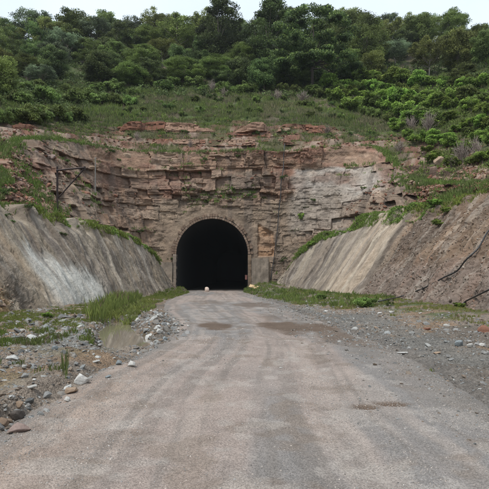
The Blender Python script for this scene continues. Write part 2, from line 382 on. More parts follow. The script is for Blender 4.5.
# ------------------------------------------------------------------ cut outline curves (toe, crest, cliff foot, cliff top)
LT = smooth_poly([(-8.6, -30, -.4), (-8.6, 8, -.4), (-9.0, 18, -.4), (-8.1, 26, -.4), (-7.7, 36, -.4), (-7.2, 44, -.4), (-6.7, 49.0, -.4)])
LC = smooth_poly([(-12.5, -30, 5), (-12.4, 8, 5.2), (-12, 24, 5.3), (-10.95, 29, 5.3), (-10.4, 36, 5.15), (-9.8, 42, 5.0), (-8.4, 46.4, 3.4), (-7.3, 49.1, 1.2)])
RT = smooth_poly([(8, -30, -.4), (8, 5, -.4), (8.1, 15.6, -.4), (8.4, 24, -.4), (7.6, 33, -.4), (5.6, 42, -.4), (2.9, 49.0, -.1)])
RC = smooth_poly([(14.2, -30, 6.8), (14, 5, 6.8), (13.7, 20, 6.5), (13.5, 27, 6.46), (11.8, 37, 6.7), (8.6, 44.3, 6.2), (5.6, 47.4, 4.05), (3.3, 49.0, 1.4)])
CB = smooth_poly([(-12.6, 23.5, 4.7), (-11.4, 29.5, 4.4), (-11.0, 35, 3.8), (-10.5, 42, 3), (-9, 48, -.3), (-7, 49, -.3), (-3, 49, -.3), (1, 49, -.3), (4, 49, 0), (7.5, 48, 2.5), (9.5, 44.6, 5), (12.3, 37.5, 5.6), (14.0, 27, 5.9)])
CT = smooth_poly([(-13.4, 24, 5.5), at(0, 165, 32), at(22, 140, 38), at(60, 141, 44), at(104, 147, 48.5), at(145, 151, 50.3), at(198, 152, 50.5), at(244, 150, 50.5), at(290, 152, 50.5), at(330, 147, 50.5), at(374, 147, 50), at(402, 172, 45), at(432, 183, 37), (14.6, 27.4, 6.8)])
def resample(c, u):
    s = np.r_[0, np.cumsum(np.linalg.norm(np.diff(c, axis=0), axis=1))]; s /= s[-1]
    return np.stack([np.interp(u, s, c[:, k]) for k in range(3)], -1)

# ------------------------------------------------------------------ hillside height (thin plate spline through survey points)
cp = [p for p in CT[::6]]+[tuple(p) for p in LC[::14] if p[1] < 26]+[tuple(p) for p in RC[::14] if p[1] < 26]
cp += [at(0, 130, 42), at(60, 128, 50), at(120, 130, 55), at(212, 122, 57.5), at(300, 128, 57), at(365, 138, 54),
       at(0, 95, 56), at(60, 105, 63), at(120, 97, 71), at(212, 95, 75), at(320, 95, 76), at(390, 105, 68), at(430, 130, 54), at(489, 105, 52), at(489, 150, 38), at(430, 160, 44), at(-60, 120, 44),
       at(-20, 62, 85), at(60, 64, 95), at(120, 62, 100), at(212, 62, 102), at(320, 62, 102), at(420, 62, 95), at(500, 62, 86),
       at(-60, 44, 120), at(60, 46, 128), at(180, 44, 132), at(300, 44, 132), at(420, 46, 125), at(550, 50, 115),
       (-30, 10, 14), (-30, -30, 12), (30, 10, 15), (30, -30, 12), (-60, 20, 30), (60, 20, 30), (-60, -30, 20), (60, -30, 20),
       (-130, 60, 62), (130, 60, 62), (-130, -30, 30), (130, -30, 30), (-110, 170, 62), (0, 165, 60), (110, 170, 60), (0, 230, 40), (-120, 230, 40), (120, 230, 40)]
cp = np.array(cp, float)
def U(r2): return np.where(r2 > 0, r2*np.log(r2+1e-12)*.5, 0)
S_ = 50.; A = cp[:, :2]/S_; nK = len(A)
K = U(((A[:, None]-A[None])**2).sum(-1))+np.eye(nK)*2e-3; P1 = np.c_[np.ones(nK), A]
MM = np.block([[K, P1], [P1.T, np.zeros((3, 3))]]); WW = np.linalg.solve(MM, np.r_[cp[:, 2], 0, 0, 0])
def tps(x, y):
    x = np.asarray(x, float)/S_; y = np.asarray(y, float)/S_; o = WW[nK]+WW[nK+1]*x+WW[nK+2]*y
    for i in range(nK): o = o+WW[i]*U((x-A[i, 0])**2+(y-A[i, 1])**2)
    return o
OUT = np.array([(-12.6, -31), (-12.6, 8), (-12.4, 21)]+[(p[0], p[1]) for p in CT[::3]]+[(14.4, 20), (14.6, 5), (14.8, -31)])
def hill_z(x, y, full=False):
    N = tps(x, y)
    sd_ = poly_sd(x, y, OUT)
    N = N+(fbm(x*.25, y*.25, 71, 5)-.5)*1.6*ss(1, 6, sd_)+(fbm(x*1.3, y*1.3, 72, 4)-.5)*.35
    # thin sandstone ledges just above the cliff
    band = ss(.3, 1.5, sd_)*ss(10.5, 7, sd_)*ss(36, 44, y)
    st = .95; ph = N+1.0*(fbm(x*.15, y*.1, 73, 3)-.5)*2+.25*(fbm(x*1.5, y*1.5, 74, 2)-.5); t = ph/st; fr = t-np.floor(t)
    stepped = (np.floor(t)+ss(.0, .28, fr-.36))*st-(ph-N)
    N = N+(stepped-N)*band*.85
    N = N-.35*ss(1.3, .4, sd_)
    return (N, sd_, band) if full else N
hx = axis(-26, 24, .17, -175, 175, 1.06)
hy = np.r_[np.arange(-42, 22, 1.5), np.arange(22, 62, .17), np.arange(62, 82, .4), np.arange(82, 150, .9), np.arange(150, 260, 5)]
X, Y = np.meshgrid(hx, hy)
N, sdh, band = hill_z(X, Y, True)
soil = mixc(C(.10, .085, .055), C(.07, .09, .035), ss(.4, .6, fbm(X*.3, Y*.3, 75, 4)))
red = np.clip(ss(.40, .58, fbm(X*.35, Y*.8, 76, 5)), 0, 1)
inz = ss(7.5, 3.5, sdh+3*(fbm(X*.2, Y*.3, 77, 4)-.5))*ss(24, 28, Y)
soil = mixc(soil, mixc(C(.19, .105, .075), C(.28, .21, .165), ss(.4, .65, fbm(X*1.2, Y*2, 78, 4))), (inz*(.25+.75*red)).clip(0, 1))
soil = mixc(soil, C(.16, .12, .10), ss(.60, .7, fbm(X*.2, Y*.4, 79, 4))*ss(70, 85, Y)*.8)
inside = sdh < .35
keep = ~(inside[:-1, :-1] | inside[1:, :-1] | inside[:-1, 1:] | inside[1:, 1:])
hill = tag(grid('hillside', np.stack([X, Y, N], -1), soil, M['soil'], keep, smooth=False), kind='structure')

# ------------------------------------------------------------------ cliff
def strata(s, z, seed, rowh, bw, amp, rowamp, crack):
    rs = np.random.RandomState(seed)
    zw = z+.9*(fbm(s*.07, z*.05, seed+1, 2)-.5)+.10*(fbm(s*1.3, z*1.3, seed+2, 3)-.5)
    hs_ = rowh*np.exp(rs.normal(0, .55, 400)); b = np.cumsum(hs_)-4
    r = np.searchsorted(b, zw.ravel()).reshape(zw.shape).clip(1, 398)
    dz = np.minimum(zw-b[r-1], b[r]-zw); rh = b[r]-b[r-1]
    wrow = bw*(.5+hsh(r, r*0, seed+3)*1.5)
    sw = s+.18*(fbm(s*.8, z*1.1, seed+5, 3)-.5)*bw+hsh(r, r*0+1, seed+4)*50
    q = sw/wrow; jb = np.floor(q); j0 = hsh(jb, r, seed+6)*.35; fq = q-jb
    nb = np.where(fq < j0, jb-1, jb)
    jn = hsh(jb+1, r, seed+6)*.35
    dx = np.minimum(np.abs(fq-j0), np.minimum(1+jn-fq, np.where(fq < j0, fq+.3, 9)))*wrow
    depth = (hsh(nb, r, seed+7)-.5)*amp+(hsh(r, r*0, seed+8)-.5)*rowamp
    tilt = (hsh(nb, r, seed+9)-.5)*.5*(zw-b[r-1])+(hsh(nb, r, seed+10)-.5)*.25*dx
    ck = np.maximum(np.exp(-(dx/crack)**2), np.exp(-(dz/crack)**2)*.9)
    return depth+tilt, ck, hsh(nb, r, seed+11), hsh(r, r*0, seed+12)
ncol = 1250
u = np.linspace(0, 1, ncol)
# matching parameters between foot and top curves, keyed by shared fractions
kb = np.array([0, .10, .30, .42, .50, .62, .74, .86, 1.]); 
def keyed(c, keys):
    s = np.r_[0, np.cumsum(np.linalg.norm(np.diff(c, axis=0), axis=1))]
    pos = []
    for kx, ky in keys: pos.append(s[np.argmin((c[:, 0]-kx)**2+(c[:, 1]-ky)**2)])
    return s, np.array(pos)
KB = [(-12.6, 23.5), (-11.0, 35), (-10.5, 42), (-9, 48), (-7, 49), (1, 49), (5.5, 48.8), (9.5, 44.6), (12.3, 37.5), (14, 27)]
KT = [(-13.4, 24), at(22, 140, 38)[:2], at(60, 141, 44)[:2], at(104, 147, 48.5)[:2], (-7, 50.4), (1, 50.5), (5.5, 50.5), (13.2, 50), at(402, 172, 45)[:2], (14.6, 27.4)]
sb, pb = keyed(CB, KB); st_, pt = keyed(CT, KT)
ku = np.r_[0, np.cumsum((np.diff(pb)+np.diff(pt))/2)]; total = ku[-1]; ku /= total
ub = np.interp(u, ku, pb); ut = np.interp(u, ku, pt)
Bc = np.stack([np.interp(ub, sb, CB[:, k]) for k in range(3)], -1); Tc = np.stack([np.interp(ut, st_, CT[:, k]) for k in range(3)], -1)
mid = (Bc+Tc)/2
k_ = 25; pad = np.pad(mid[:, :2], ((k_, k_), (0, 0)), 'edge'); sm = np.stack([np.convolve(pad[:, i], np.ones(2*k_+1)/(2*k_+1), 'valid') for i in range(2)], -1)
tg = np.gradient(sm, axis=0); tg /= np.linalg.norm(tg, axis=1)[:, None]
nrm = np.stack([tg[:, 1], -tg[:, 0]], -1)       # towards the valley
vv = np.r_[np.linspace(0, 1, 225), 1+np.linspace(.01, .16, 14)]
Vg, Ug = np.meshgrid(vv, u, indexing='ij'); Vc = np.minimum(Vg, 1)
P = Bc[None]*(1-Vc[..., None])+Tc[None]*Vc[..., None]
back = np.maximum(Vg-1, 0)*14
s_m = Ug*total; zc = P[..., 2]
xx, zz_ = P[..., 0], P[..., 2]
# profile: concave foot, overhanging lip
P[..., 1] += (-.55*np.sin(np.pi*Vc)**1)*ss(-12, -6, P[..., 0])*ss(12, 6, P[..., 0])*0
rub = np.maximum(ss(.20, .12, Ug), ss(.80, .88, Ug))           # rubble ends
wx = s_m+.35*(fbm(s_m*.5, zc*.5, 98, 4)-.5)*2; wz = zc+.22*(fbm(s_m*.35+4, zc*.5, 99, 4)-.5)*2
d1, c1, b1, r1 = strata(wx, wz, 101, .74, 1.6, .78, .20, .035)
d2, c2, b2, r2 = strata(wx, wz, 202, .27, .62, .30, .08, .022)
massive = ss(.44, .58, fbm(s_m*.22+3, zc*.35, 97, 4))
c1 = c1*(1-.75*massive)*ss(.3, .6, fbm(s_m*.8, zc*.8, 100, 3)); c2 = c2*(1-.9*massive)*ss(.35, .65, fbm(s_m*1.3, zc*1.3, 103, 3))
d2 = d2*(1-.75*massive)*(1-.6*np.maximum(ss(-8, -10, xx), ss(6, 8, xx)))*.85
f1, f2, cid = worley(s_m*1.5+.5*fbm(s_m, zc, 7, 3), zc*2.0, 301); g1, g2, cid2 = worley(s_m*4, zc*5, 302)
low = ss(9.8, 8.2, zc+.8*(fbm(s_m*.3, zc*.3, 81, 3)-.5)*2)*ss(-10.5, -8.5, xx)*ss(8, 5, xx)
pale = ss(4.6, 5.4, xx+.5*(fbm(xx*.9, zz_*.9, 82, 4)-.5)*2)*ss(13.6, 12.2, xx)*ss(9.0, 9.8, zz_+1.2*(fbm(xx*.5, zz_*.5, 83, 4)-.5)*2)*ss(12.7, 12.35, zz_+.3*(fbm(xx, zz_, 84, 3)-.5)*2)
palelow = ss(3.9, 5.2, xx+.6*(fbm(xx*.8, zz_*.8, 112, 3)-.5))*ss(10.5, 8.5, xx)*ss(5, 6.5, zz_)*ss(10.8, 9.4, zz_)*.8
pale = pale*(.45+.55*ss(.30, .50, fbm(s_m*.45, zc*.7, 110, 4)))
calm = np.clip(.84*low+.80*pale+.5*palelow, 0, .93)
disp = (d1+d2-.12*c1-.05*c2)*(1-calm)+(d2*.5-.03*c2)*calm
disp = disp+.16*(fbm(s_m*1.2, zc*1.6, 104, 5)-.5)*2+.30*b1*ss(.90, .95, Vc)*ss(-12, -9, xx)*(1-rub)
disp = disp+.55*(fbm(s_m*.16, zc*.22, 85, 4)-.5)*2*(1-.6*calm)+.10*(fbm(s_m*2, zc*2, 86, 4)-.5)
disp_r = (cid-.5)*.55+(cid2-.5)*.18-.25*ss(.35, .0, f2-f1)*.3+.9*(fbm(s_m*.4, zc*.4, 87, 3)-.5)
disp = disp*(1-rub)+disp_r*rub
# keep the rock behind the portal ring
TX, TR, SPR = -3.26, 3.6, 3.7
rad = np.where(zz_ > SPR, np.hypot(xx-TX, zz_-SPR), np.abs(xx-TX))
pf = ss(TR+1.7, TR+.75, rad); disp = disp*(1-pf)+(-.05+.08*(fbm(s_m*3, zc*3, 88, 3)-.5))*pf
sidep = ss(-9.6, -9.0, xx)*ss(2.9, 2.4, xx)*ss(3.9, 3.3, zz_); disp = disp*(1-sidep)-.1*sidep
orange = ss(1.25, 1.5, xx+.12*(fbm(xx*4, zz_*4, 89, 2)-.5))*ss(3.15, 2.9, xx+.5*(fbm(xx*2, zz_*2, 90, 3)-.5))*ss(3.4, 3.6, zz_)*ss(6.6, 6.2, zz_+.6*(xx-2))
disp = disp-.32*orange
disp = disp*(1-.8*ss(0, .03, Vg-1)*0)
disp = disp*ss(-.02, .05, Vc+.0)
P[..., 0] += nrm[None, :, 0]*disp; P[..., 1] += nrm[None, :, 1]*disp
P[..., 0] -= nrm[None, :, 0]*back; P[..., 1] -= nrm[None, :, 1]*back
P[..., 2] += np.where(Vg > 1, -.06*back-.5*ss(1.4, 2.2, back)+.10*(fbm(s_m*2, Vg*20, 91, 3)-.5), 0)
rock = mixc(C(.275, .185, .13), C(.235, .18, .135), ss(.4, .6, fbm(s_m*.18, zc*.35, 92, 4)))
rock = mixc(rock, C(.25, .14, .10), ss(.48, .68, fbm(s_m*.35+5, zc*.9, 93, 5))*ss(6.5, 10.5, zc)*.8)
rock = mixc(rock, C(.38, .29, .22), ss(.55, .95, b1)*.6*ss(.35, .6, fbm(s_m, zc*1.5, 105, 4)))
rock = mixc(rock, C(.15, .10, .08), ss(.70, .95, b2)*.40)
rock = mixc(rock, C(.18, .135, .11), ss(.3, .05, r1)*.35)
rock = mixc(rock, C(.225, .175, .13), (low*.8).clip(0, 1))
rock = mixc(rock, C(.33, .25, .18), low*ss(.5, .7, fbm(s_m*.5, zc*.5, 94, 4))*.5)
rock = mixc(rock, C(.42, .39, .35), (pale*(.45+.9*(fbm(s_m*.5, zc*.9, 95, 5)-.35))).clip(0, .95))
rock = mixc(rock, C(.30, .26, .22), palelow*.9)
rock = mixc(rock, C(.36, .215, .125), (orange*(.35+.5*b2)).clip(0, 1))
rub_c = mixc(C(.225, .115, .08), C(.28, .19, .14), ss(.45, .8, cid))
rub_c = mixc(rub_c, C(.13, .09, .07), ss(.3, .0, cid2)*.7)
rock = mixc(rock, rub_c, rub)
rock = rock*1.02*(1+.22*(fbm(s_m*2.5, zc*3.5, 111, 4)-.5)[..., None]*2)
# seep stains running down from joints
rock = mixc(rock, C(.10, .085, .075), ss(.58, .72, fbm(s_m*1.1, zc*.10, 96, 4))*.45*(1-rub))
radc = (rad[:-1, :-1]+rad[1:, 1:])/2; hole = (radc < TR+.3)
cliff = tag(grid('cliff', P, rock, M['cliff'], ~hole), kind='structure')

# ------------------------------------------------------------------ cut side slopes
def slope(name, toe, crest, side):
    sN = np.r_[np.linspace(0, .42, 90, endpoint=False), np.linspace(.42, 1, 820)]
    T = resample(toe, sN); Cr = resample(crest, sN)
    # match by Y rather than by arc length
    Yk = T[:, 1]; Cr = np.stack([np.interp(Yk, crest[:, 1], crest[:, 0]), Yk, np.interp(Yk, crest[:, 1], crest[:, 2])], -1)
    v = np.r_[np.linspace(0, 1, 125), 1+np.linspace(.02, .2, 10)]
    Vg, I = np.meshgrid(v, np.arange(len(sN)), indexing='ij'); Vc = np.minimum(Vg, 1)
    P = T[None]*(1-Vc[..., None])+Cr[None]*Vc[..., None]
    n_ = np.cross(np.gradient(T, axis=0), Cr-T); n_ /= np.linalg.norm(n_, axis=1)[:, None]
    n_ *= np.sign(-side*n_[:, :1])
    y = P[..., 1]; L = Vc*6.6
    yw = y+.9*(fbm(y*.25, L*.25, 401+side, 3)-.5)+(.25*L*side*0)
    stre = fbm(yw*1.3, L*.13, 402+side, 5)-.5; st2 = fbm(yw*5, L*.5, 403+side, 4)-.5
    f1, f2, cid = worley(y*2.2, L*2.2, 404+side); g1, g2, cid2 = worley(y*6, L*6, 405+side)
    nz_ = fbm(y*.3, L*.3, 432+side, 2)
    if side < 0: loose = ss(23.5, 19.5, y+.6*L*.6+1.2*(fbm(y*.4, L*.5, 406, 3)-.5))
    else: loose = ss(35.2, 34.2, y+.9*(fbm(y*.5, L*.5, 407, 3)-.5))
    st3 = fbm(yw*2.6, L*.22, 420+side, 5)-.5; disp = .24*stre*(1+.6*loose)+.16*st3+.12*st2-.14*ss(.60, .68, fbm(yw*1.9+4, L*.35, 421, 4))+.28*(fbm(y*.35, L*.4, 408, 3)-.5)
    disp += .05*(fbm(y*7, L*5, 409, 4)-.5)+.22*(fbm(y*1.1, L*1.0, 431, 4)-.5)*(.4+.6*ss(.4, .6, nz_))
    disp += loose*(.45*(fbm(yw*.8, L*.3, 410, 4)-.5)+.13*(cid-.5)+.08*(cid2-.5)+.25*(fbm(y*1.6, L*1.3, 430, 4)-.5)-.25)
    # weathered bites along the crest
    disp -= .9*ss(.52, .72, fbm(y*.6, L*.3, 411+side, 3))*ss(.78, .98, Vc)
    disp *= ss(0, .06, Vc)*.85+.15
    P = P+n_[None]*disp[..., None]
    back = np.maximum(Vg-1, 0)*9
    P[..., 0] += side*back; P[..., 2] += -.04*back-.5*ss(1.3, 1.8, back)
    P[..., 2] += .25*(fbm(y*.7, L*0, 412+side, 4)-.5)*Vc
    nA = fbm(yw*.8, L*.12, 413+side, 5); nB = fbm(yw*2.5, L*.2, 414+side, 4); nC = fbm(y*.5, L*.6, 415+side, 5)
    if side < 0:
        c = mixc(C(.215, .175, .135), C(.28, .235, .18), ss(.4, .62, nA))
        c = mixc(c, C(.16, .14, .125), ss(.5, .66, nB)*.6)
        c = mixc(c, C(.36, .285, .205), ss(.55, .7, nC)*.6*ss(28, 34, y))
        pt = ss(22.4, 23.8, y+(.5-Vc)*2.4+1.3*(nC-.5)*2)*ss(31, 27.5, y+1.5*(nA-.5)*2)*ss(.62, .42, Vc+.35*(nB-.5)+.04*(y-25))
        c = mixc(c, C(.50, .49, .45), pt*.85)
        for (y0, wd, a) in [(33.5, .35, .7), (37.5, .6, .6), (42.5, .5, .7), (30.5, .3, .35)]:
            c = mixc(c, C(.46, .40, .33), a*np.exp(-((yw-y0-.5*(Vc-.5))/wd)**2)*ss(.15, .5, nC+.1))
        lc = mixc(C(.17, .135, .10), C(.24, .18, .12), ss(.4, .6, nC)); lc = mixc(lc, C(.30, .20, .10), ss(.55, .7, nA)*.7)
        lc = mixc(lc, C(.33, .29, .24), ss(.75, .95, cid)*.6)
        tanb = np.exp(-((y-22.3+.9*(Vc-.5)*2+.5*(nC-.5))/.55)**2)
        c = mixc(c, lc, loose); c = mixc(c, C(.36, .28, .20), tanb*.6)
    else:
        c = mixc(C(.24, .20, .16), C(.31, .265, .21), ss(.4, .62, nA))
        c = mixc(c, C(.14, .12, .105), ss(.5, .62, nB)*.7*ss(39, 41, y))
        pt = ss(34.8, 35.6, y+.6*(nA-.5))*ss(40.6, 39.4, y+1.2*(nC-.5)*2)
        c = mixc(c, mixc(C(.37, .30, .23), C(.47, .41, .33), ss(.5, .7, nA)), pt*.95)
        c = mixc(c, C(.12, .10, .085), np.exp(-((y-34.9+.3*(nB-.5))/.28)**2)*.7)
        lc = mixc(C(.185, .13, .092), C(.14, .105, .08), ss(.4, .6, nC))
        lc = mixc(lc, C(.27, .155, .10), ss(.56, .68, nA)*.6)
        lc = mixc(lc, C(.30, .235, .17), ss(.48, .66, nA)*.55*ss(.3, .6, Vc)); lc = mixc(lc, C(.11, .085, .07), ss(.56, .7, fbm(yw*1.5, L*.4, 433, 4))*.5)
        lc = mixc(lc, C(.20, .165, .145), ss(.45, .3, Vc+.2*(nC-.5))*.6)
        lc = mixc(lc, C(.27, .22, .18), ss(.8, .97, cid2)*.4)
        c = mixc(c, lc, loose)
    nD = fbm(yw*3.6, L*.28, 422+side, 5); c = mixc(c, C(.12, .10, .085), ss(.57, .68, nD)*.5*(1-.5*loose)); c = mixc(c, C(.38, .34, .29), ss(.60, .70, fbm(yw*4.2+8, L*.35, 423, 4))*.35)
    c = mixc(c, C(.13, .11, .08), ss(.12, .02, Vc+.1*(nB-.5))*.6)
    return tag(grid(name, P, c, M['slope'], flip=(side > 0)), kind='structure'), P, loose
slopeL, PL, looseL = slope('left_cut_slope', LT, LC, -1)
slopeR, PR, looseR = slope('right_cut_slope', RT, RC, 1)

# ------------------------------------------------------------------ ray placement on the terrain
bpy.context.view_layer.update(); dg = bpy.context.evaluated_depsgraph_get()
BV = {k: BVHTree.FromObject(o, dg) for k, o in dict(hill=hill, cliff=cliff, L=slopeL, R=slopeR, ground=ground, road=road).items()}
def hit(px, py, which=('hill', 'cliff', 'L', 'R', 'ground')):
    o = Vector((0, 0, CAMZ)); dr_ = Vector(((px-CX)/F, 1, (HY-py)/F)).normalized(); best = None
    for k in which:
        h_ = BV[k].ray_cast(o, dr_, 400)
        if h_[0] is not None and (best is None or h_[3] < best[2]): best = (h_[0], h_[1], h_[3], k)
    return best
#==PART2==

def ledge(name, px0, px1, py0, py1, hmax, seed, cols):
    n = int((px1-px0)*2.2*1.6); pxs = np.linspace(px0, px1, n); L_ = []
    for p_ in pxs:
        h_ = hit(p_, np.interp(p_, (px0, px1), (py0, py1))+2.5*(float(vn(p_*.05, 0, seed))-.5), ('hill',)); L_.append(tuple(h_[0]) if h_ else L_[-1])
    B_ = np.array(L_); k = 9; pd = np.pad(B_, ((k, k), (0, 0)), 'edge'); B_ = np.stack([np.convolve(pd[:, i], np.ones(2*k+1)/(2*k+1), 'valid') for i in range(3)], -1)
    s_ = np.r_[0, np.cumsum(np.linalg.norm(np.diff(B_[:, :2], axis=0), axis=1))]
    hh = hmax*ss(.34, .62, fbm(s_*.16, s_*0, seed+1, 3))*ss(0, 2, s_)*ss(0, 2, s_[-1]-s_)
    v = np.r_[np.linspace(-.5, 0, 6, endpoint=False), np.linspace(0, 1, 26), 1+np.linspace(.1, 1, 9)]
    Vg, I = np.meshgrid(v, np.arange(n), indexing='ij'); S2 = s_[I]; Vf = np.minimum(Vg, 1); Zr = Vf*hh[I]; bk = np.maximum(Vg-1, 0)
    zz = Zr+B_[I, 2]*.3
    d1_, c1_, b1_, r1_ = strata(S2, zz, seed+5, .42, 1.5, .75, .35, .03)
    d2_, c2_, b2_, r2_ = strata(S2, zz, seed+9, .2, .6, .22, .1, .03)
    dp = (d1_+d2_-.08*c1_+.6*(fbm(S2*.4, zz, seed+7, 3)-.5))*np.clip(hh[I]/hmax*1.5, 0, 1)
    P_ = B_[I].copy(); P_[..., 2] += Zr-.12+.10*(fbm(S2*1.5, Vg*3, seed+8, 3)-.5)+bk*.25; P_[..., 1] += Vf*.25-dp+bk*2.2; P_[..., 2] -= .9*ss(.5, 1, bk)
    c_ = mixc(cols[0], cols[1], ss(.3, .8, b1_)); c_ = mixc(c_, cols[2], ss(.5, .9, r1_)*.6); c_ = mixc(c_, C(.12, .08, .06), ss(.75, .95, b2_)*.5)
    return tag(grid(name, P_, c_, M['cliff']), kind='structure')
RD_ = (C(.215, .105, .07), C(.30, .20, .145), C(.26, .135, .09))
ledge('rock_ledge', 70, 352, 131, 133, 1.15, 1201, RD_); ledge('rock_ledge', 12, 120, 128, 128, .8, 1221, RD_); ledge('rock_ledge', 120, 300, 142, 143, .55, 1241, RD_); ledge('rock_ledge', 385, 470, 168, 178, .7, 1261, (C(.16, .11, .085), C(.24, .17, .13), C(.2, .13, .1)))
# ------------------------------------------------------------------ tubes, boxes
class MB:
    def __init__(s): s.v = []; s.f = []; s.c = []; s.n = 0
    def add(s, V, F_, col):
        V = np.asarray(V, float); s.v.append(V); s.f += [tuple(int(i)+s.n for i in q) for q in F_]; s.n += len(V)
        s.c.append(np.tile(np.asarray(col, float), (len(V), 1)) if np.ndim(col) == 1 else col)
    def box(s, lo, hi, col, jit=0, rs=None):
        (x0, y0, z0), (x1, y1, z1) = lo, hi
        V = np.array([(x0, y0, z0), (x1, y0, z0), (x1, y1, z0), (x0, y1, z0), (x0, y0, z1), (x1, y0, z1), (x1, y1, z1), (x0, y1, z1)], float)
        if jit: V += rs.uniform(-jit, jit, V.shape)
        s.add(V, [(0, 3, 2, 1), (4, 5, 6, 7), (0, 1, 5, 4), (1, 2, 6, 5), (2, 3, 7, 6), (3, 0, 4, 7)], col)
    def tube(s, pts, rad, col, k=8):
        pts = [Vector(p) for p in pts]; n = len(pts); rad = [rad]*n if np.isscalar(rad) else list(rad)
        V = []; ref = None
        for i, p in enumerate(pts):
            t = (pts[min(i+1, n-1)]-pts[max(i-1, 0)]).normalized()
            if ref is None: ref = Vector((1, 0, 0)) if abs(t.x) < .8 else Vector((0, 1, 0))
            a = (ref-t*ref.dot(t)).normalized(); ref = a; b = t.cross(a)
            for j in range(k):
                q = 2*math.pi*j/k; V.append(p+(a*math.cos(q)+b*math.sin(q))*rad[i])
        F_ = [(i*k+j, i*k+(j+1) % k, (i+1)*k+(j+1) % k, (i+1)*k+j) for i in range(n-1) for j in range(k)]
        F_ += [tuple(range(k-1, -1, -1)), tuple((n-1)*k+j for j in range(k))]
        s.add([tuple(v) for v in V], F_, col)
    def build(s, name, mat, parent=None, smooth=False, bevel=0, loc=None):
        me = bpy.data.meshes.new(name); V = np.vstack(s.v)
        me.from_pydata(V.tolist(), [], s.f); me.update()
        c = np.ones((len(V), 4), np.float32); c[:, :3] = np.vstack(s.c)
        a = me.attributes.new('Col', 'FLOAT_COLOR', 'POINT'); a.data.foreach_set('color', c.ravel())
        if smooth: me.polygons.foreach_set('use_smooth', [True]*len(me.polygons))
        o = link(name, me, mat, parent)
        if bevel:
            m = o.modifiers.new('bevel', 'BEVEL'); m.width = bevel; m.segments = 2; m.limit_method = 'ANGLE'
        if loc: o.location = loc
        return o
def empty(name, loc=(0, 0, 0)):
    o = bpy.data.objects.new(name, None); o.empty_display_size = .2; COL.objects.link(o); o.location = loc; return o

# ------------------------------------------------------------------ tunnel portal
rs = np.random.RandomState(5)
portal = tag(empty('tunnel_portal', (TX, 49, 0)), 'dark arched tunnel mouth with worn brick ring at the foot of the rock face', 'tunnel portal')
def loc_(v): return (v[0]-TX, v[1]-49, v[2])
def yf(z): return 49+1.5*max(z, 0)/14.4
mb = MB(); nb = 46
for ringi, (r0, r1_, pr) in enumerate([(TR, TR+.24, .20), (TR+.245, TR+.55, .10)]):
    for i in range(nb):
        a0 = math.pi*i/nb+.003; a1 = math.pi*(i+1)/nb-.003; p = pr+rs.uniform(-.04, .04)
        am = (a0+a1)/2; y0 = yf(SPR+r0*math.sin(am))-p; q0 = r0+rs.uniform(0, .02); q1 = r1_-rs.uniform(0, .04)
        V = []
        for yy_ in (y0, y0+.7):
            for (rr_, aa) in ((q0, a0), (q1, a0), (q1, a1), (q0, a1)): V.append(loc_((TX+rr_*math.cos(aa), yy_, SPR+rr_*math.sin(aa))))
        c = np.array([.19, .135, .10])*rs.uniform(.85, 1.15)
        if ringi and rs.rand() < .3: continue
        if rs.rand() < .15: c = np.array([.29, .22, .17])*rs.uniform(.8, 1.1)
        mb.add(V, [(0, 1, 2, 3)[::-1], (4, 5, 6, 7), (0, 1, 5, 4), (1, 2, 6, 5), (2, 3, 7, 6), (3, 0, 4, 7)], c)
mb.build('arch_ring', M['masonry'], portal, bevel=.015)
for sgn in (-1, 1):
    mb = MB(); z = -.3
    while z < SPR-.05:
        h_ = min(rs.uniform(.26, .36), SPR-.003-z); w_ = .34+rs.uniform(-.04, .04)
        x0 = TX+sgn*TR; xs_ = sorted((x0, x0+sgn*w_)); p = .2+rs.uniform(-.03, .03)
        c = (np.array([.19, .14, .10]) if sgn > 0 else np.array([.25, .205, .165]))*rs.uniform(.8, 1.15)
        mb.box(loc_((xs_[0], yf(z)-p, z)), loc_((xs_[1], yf(z)+.6, z+h_-.008)), c, .008, rs); z += h_
    mb.build('jamb', M['masonry'], portal, bevel=.012)
# lining: thick arched shell running into the hill, unseen end cap added to keep it black
pr_ = [(TX-TR, -.4)]+[(TX+TR*math.cos(math.pi*(1-t)), SPR+TR*math.sin(math.pi*t)) for t in np.linspace(0, 1, 33)]+[(TX+TR, -.4)]
pr_ = np.array([(x, z) for x, z in pr_]); cen_ = np.array([TX, 2.5]); outp = cen_+(pr_-cen_)*1.10
V = []; F_ = []; K_ = len(pr_)
ylist = [48.98, 49.2, 51, 56, 70, 120]
for y_ in ylist:
    for (x, z) in pr_: V.append(loc_((x, yf(z)-.10 if y_ == 48.98 else max(y_, yf(z)), z)))
for y_ in ylist:
    for (x, z) in outp: V.append(loc_((x, yf(z)+.25 if y_ == 48.98 else max(y_, yf(z)+.3), z)))
nY = len(ylist)
for j in range(nY-1):
    for i in range(K_-1):
        a = j*K_+i; F_.append((a, a+1, a+K_+1, a+K_)); b = a+nY*K_; F_.append((b+K_, b+K_+1, b+1, b))
for i in range(K_-1): F_.append((i+1, i, i+nY*K_, i+1+nY*K_))
e = (nY-1)*K_; F_.append(tuple(range(e, e+K_)))
mb = MB(); mb.add(V, F_, C(.03, .03, .03)); mb.build('lining', M['lining'], portal)
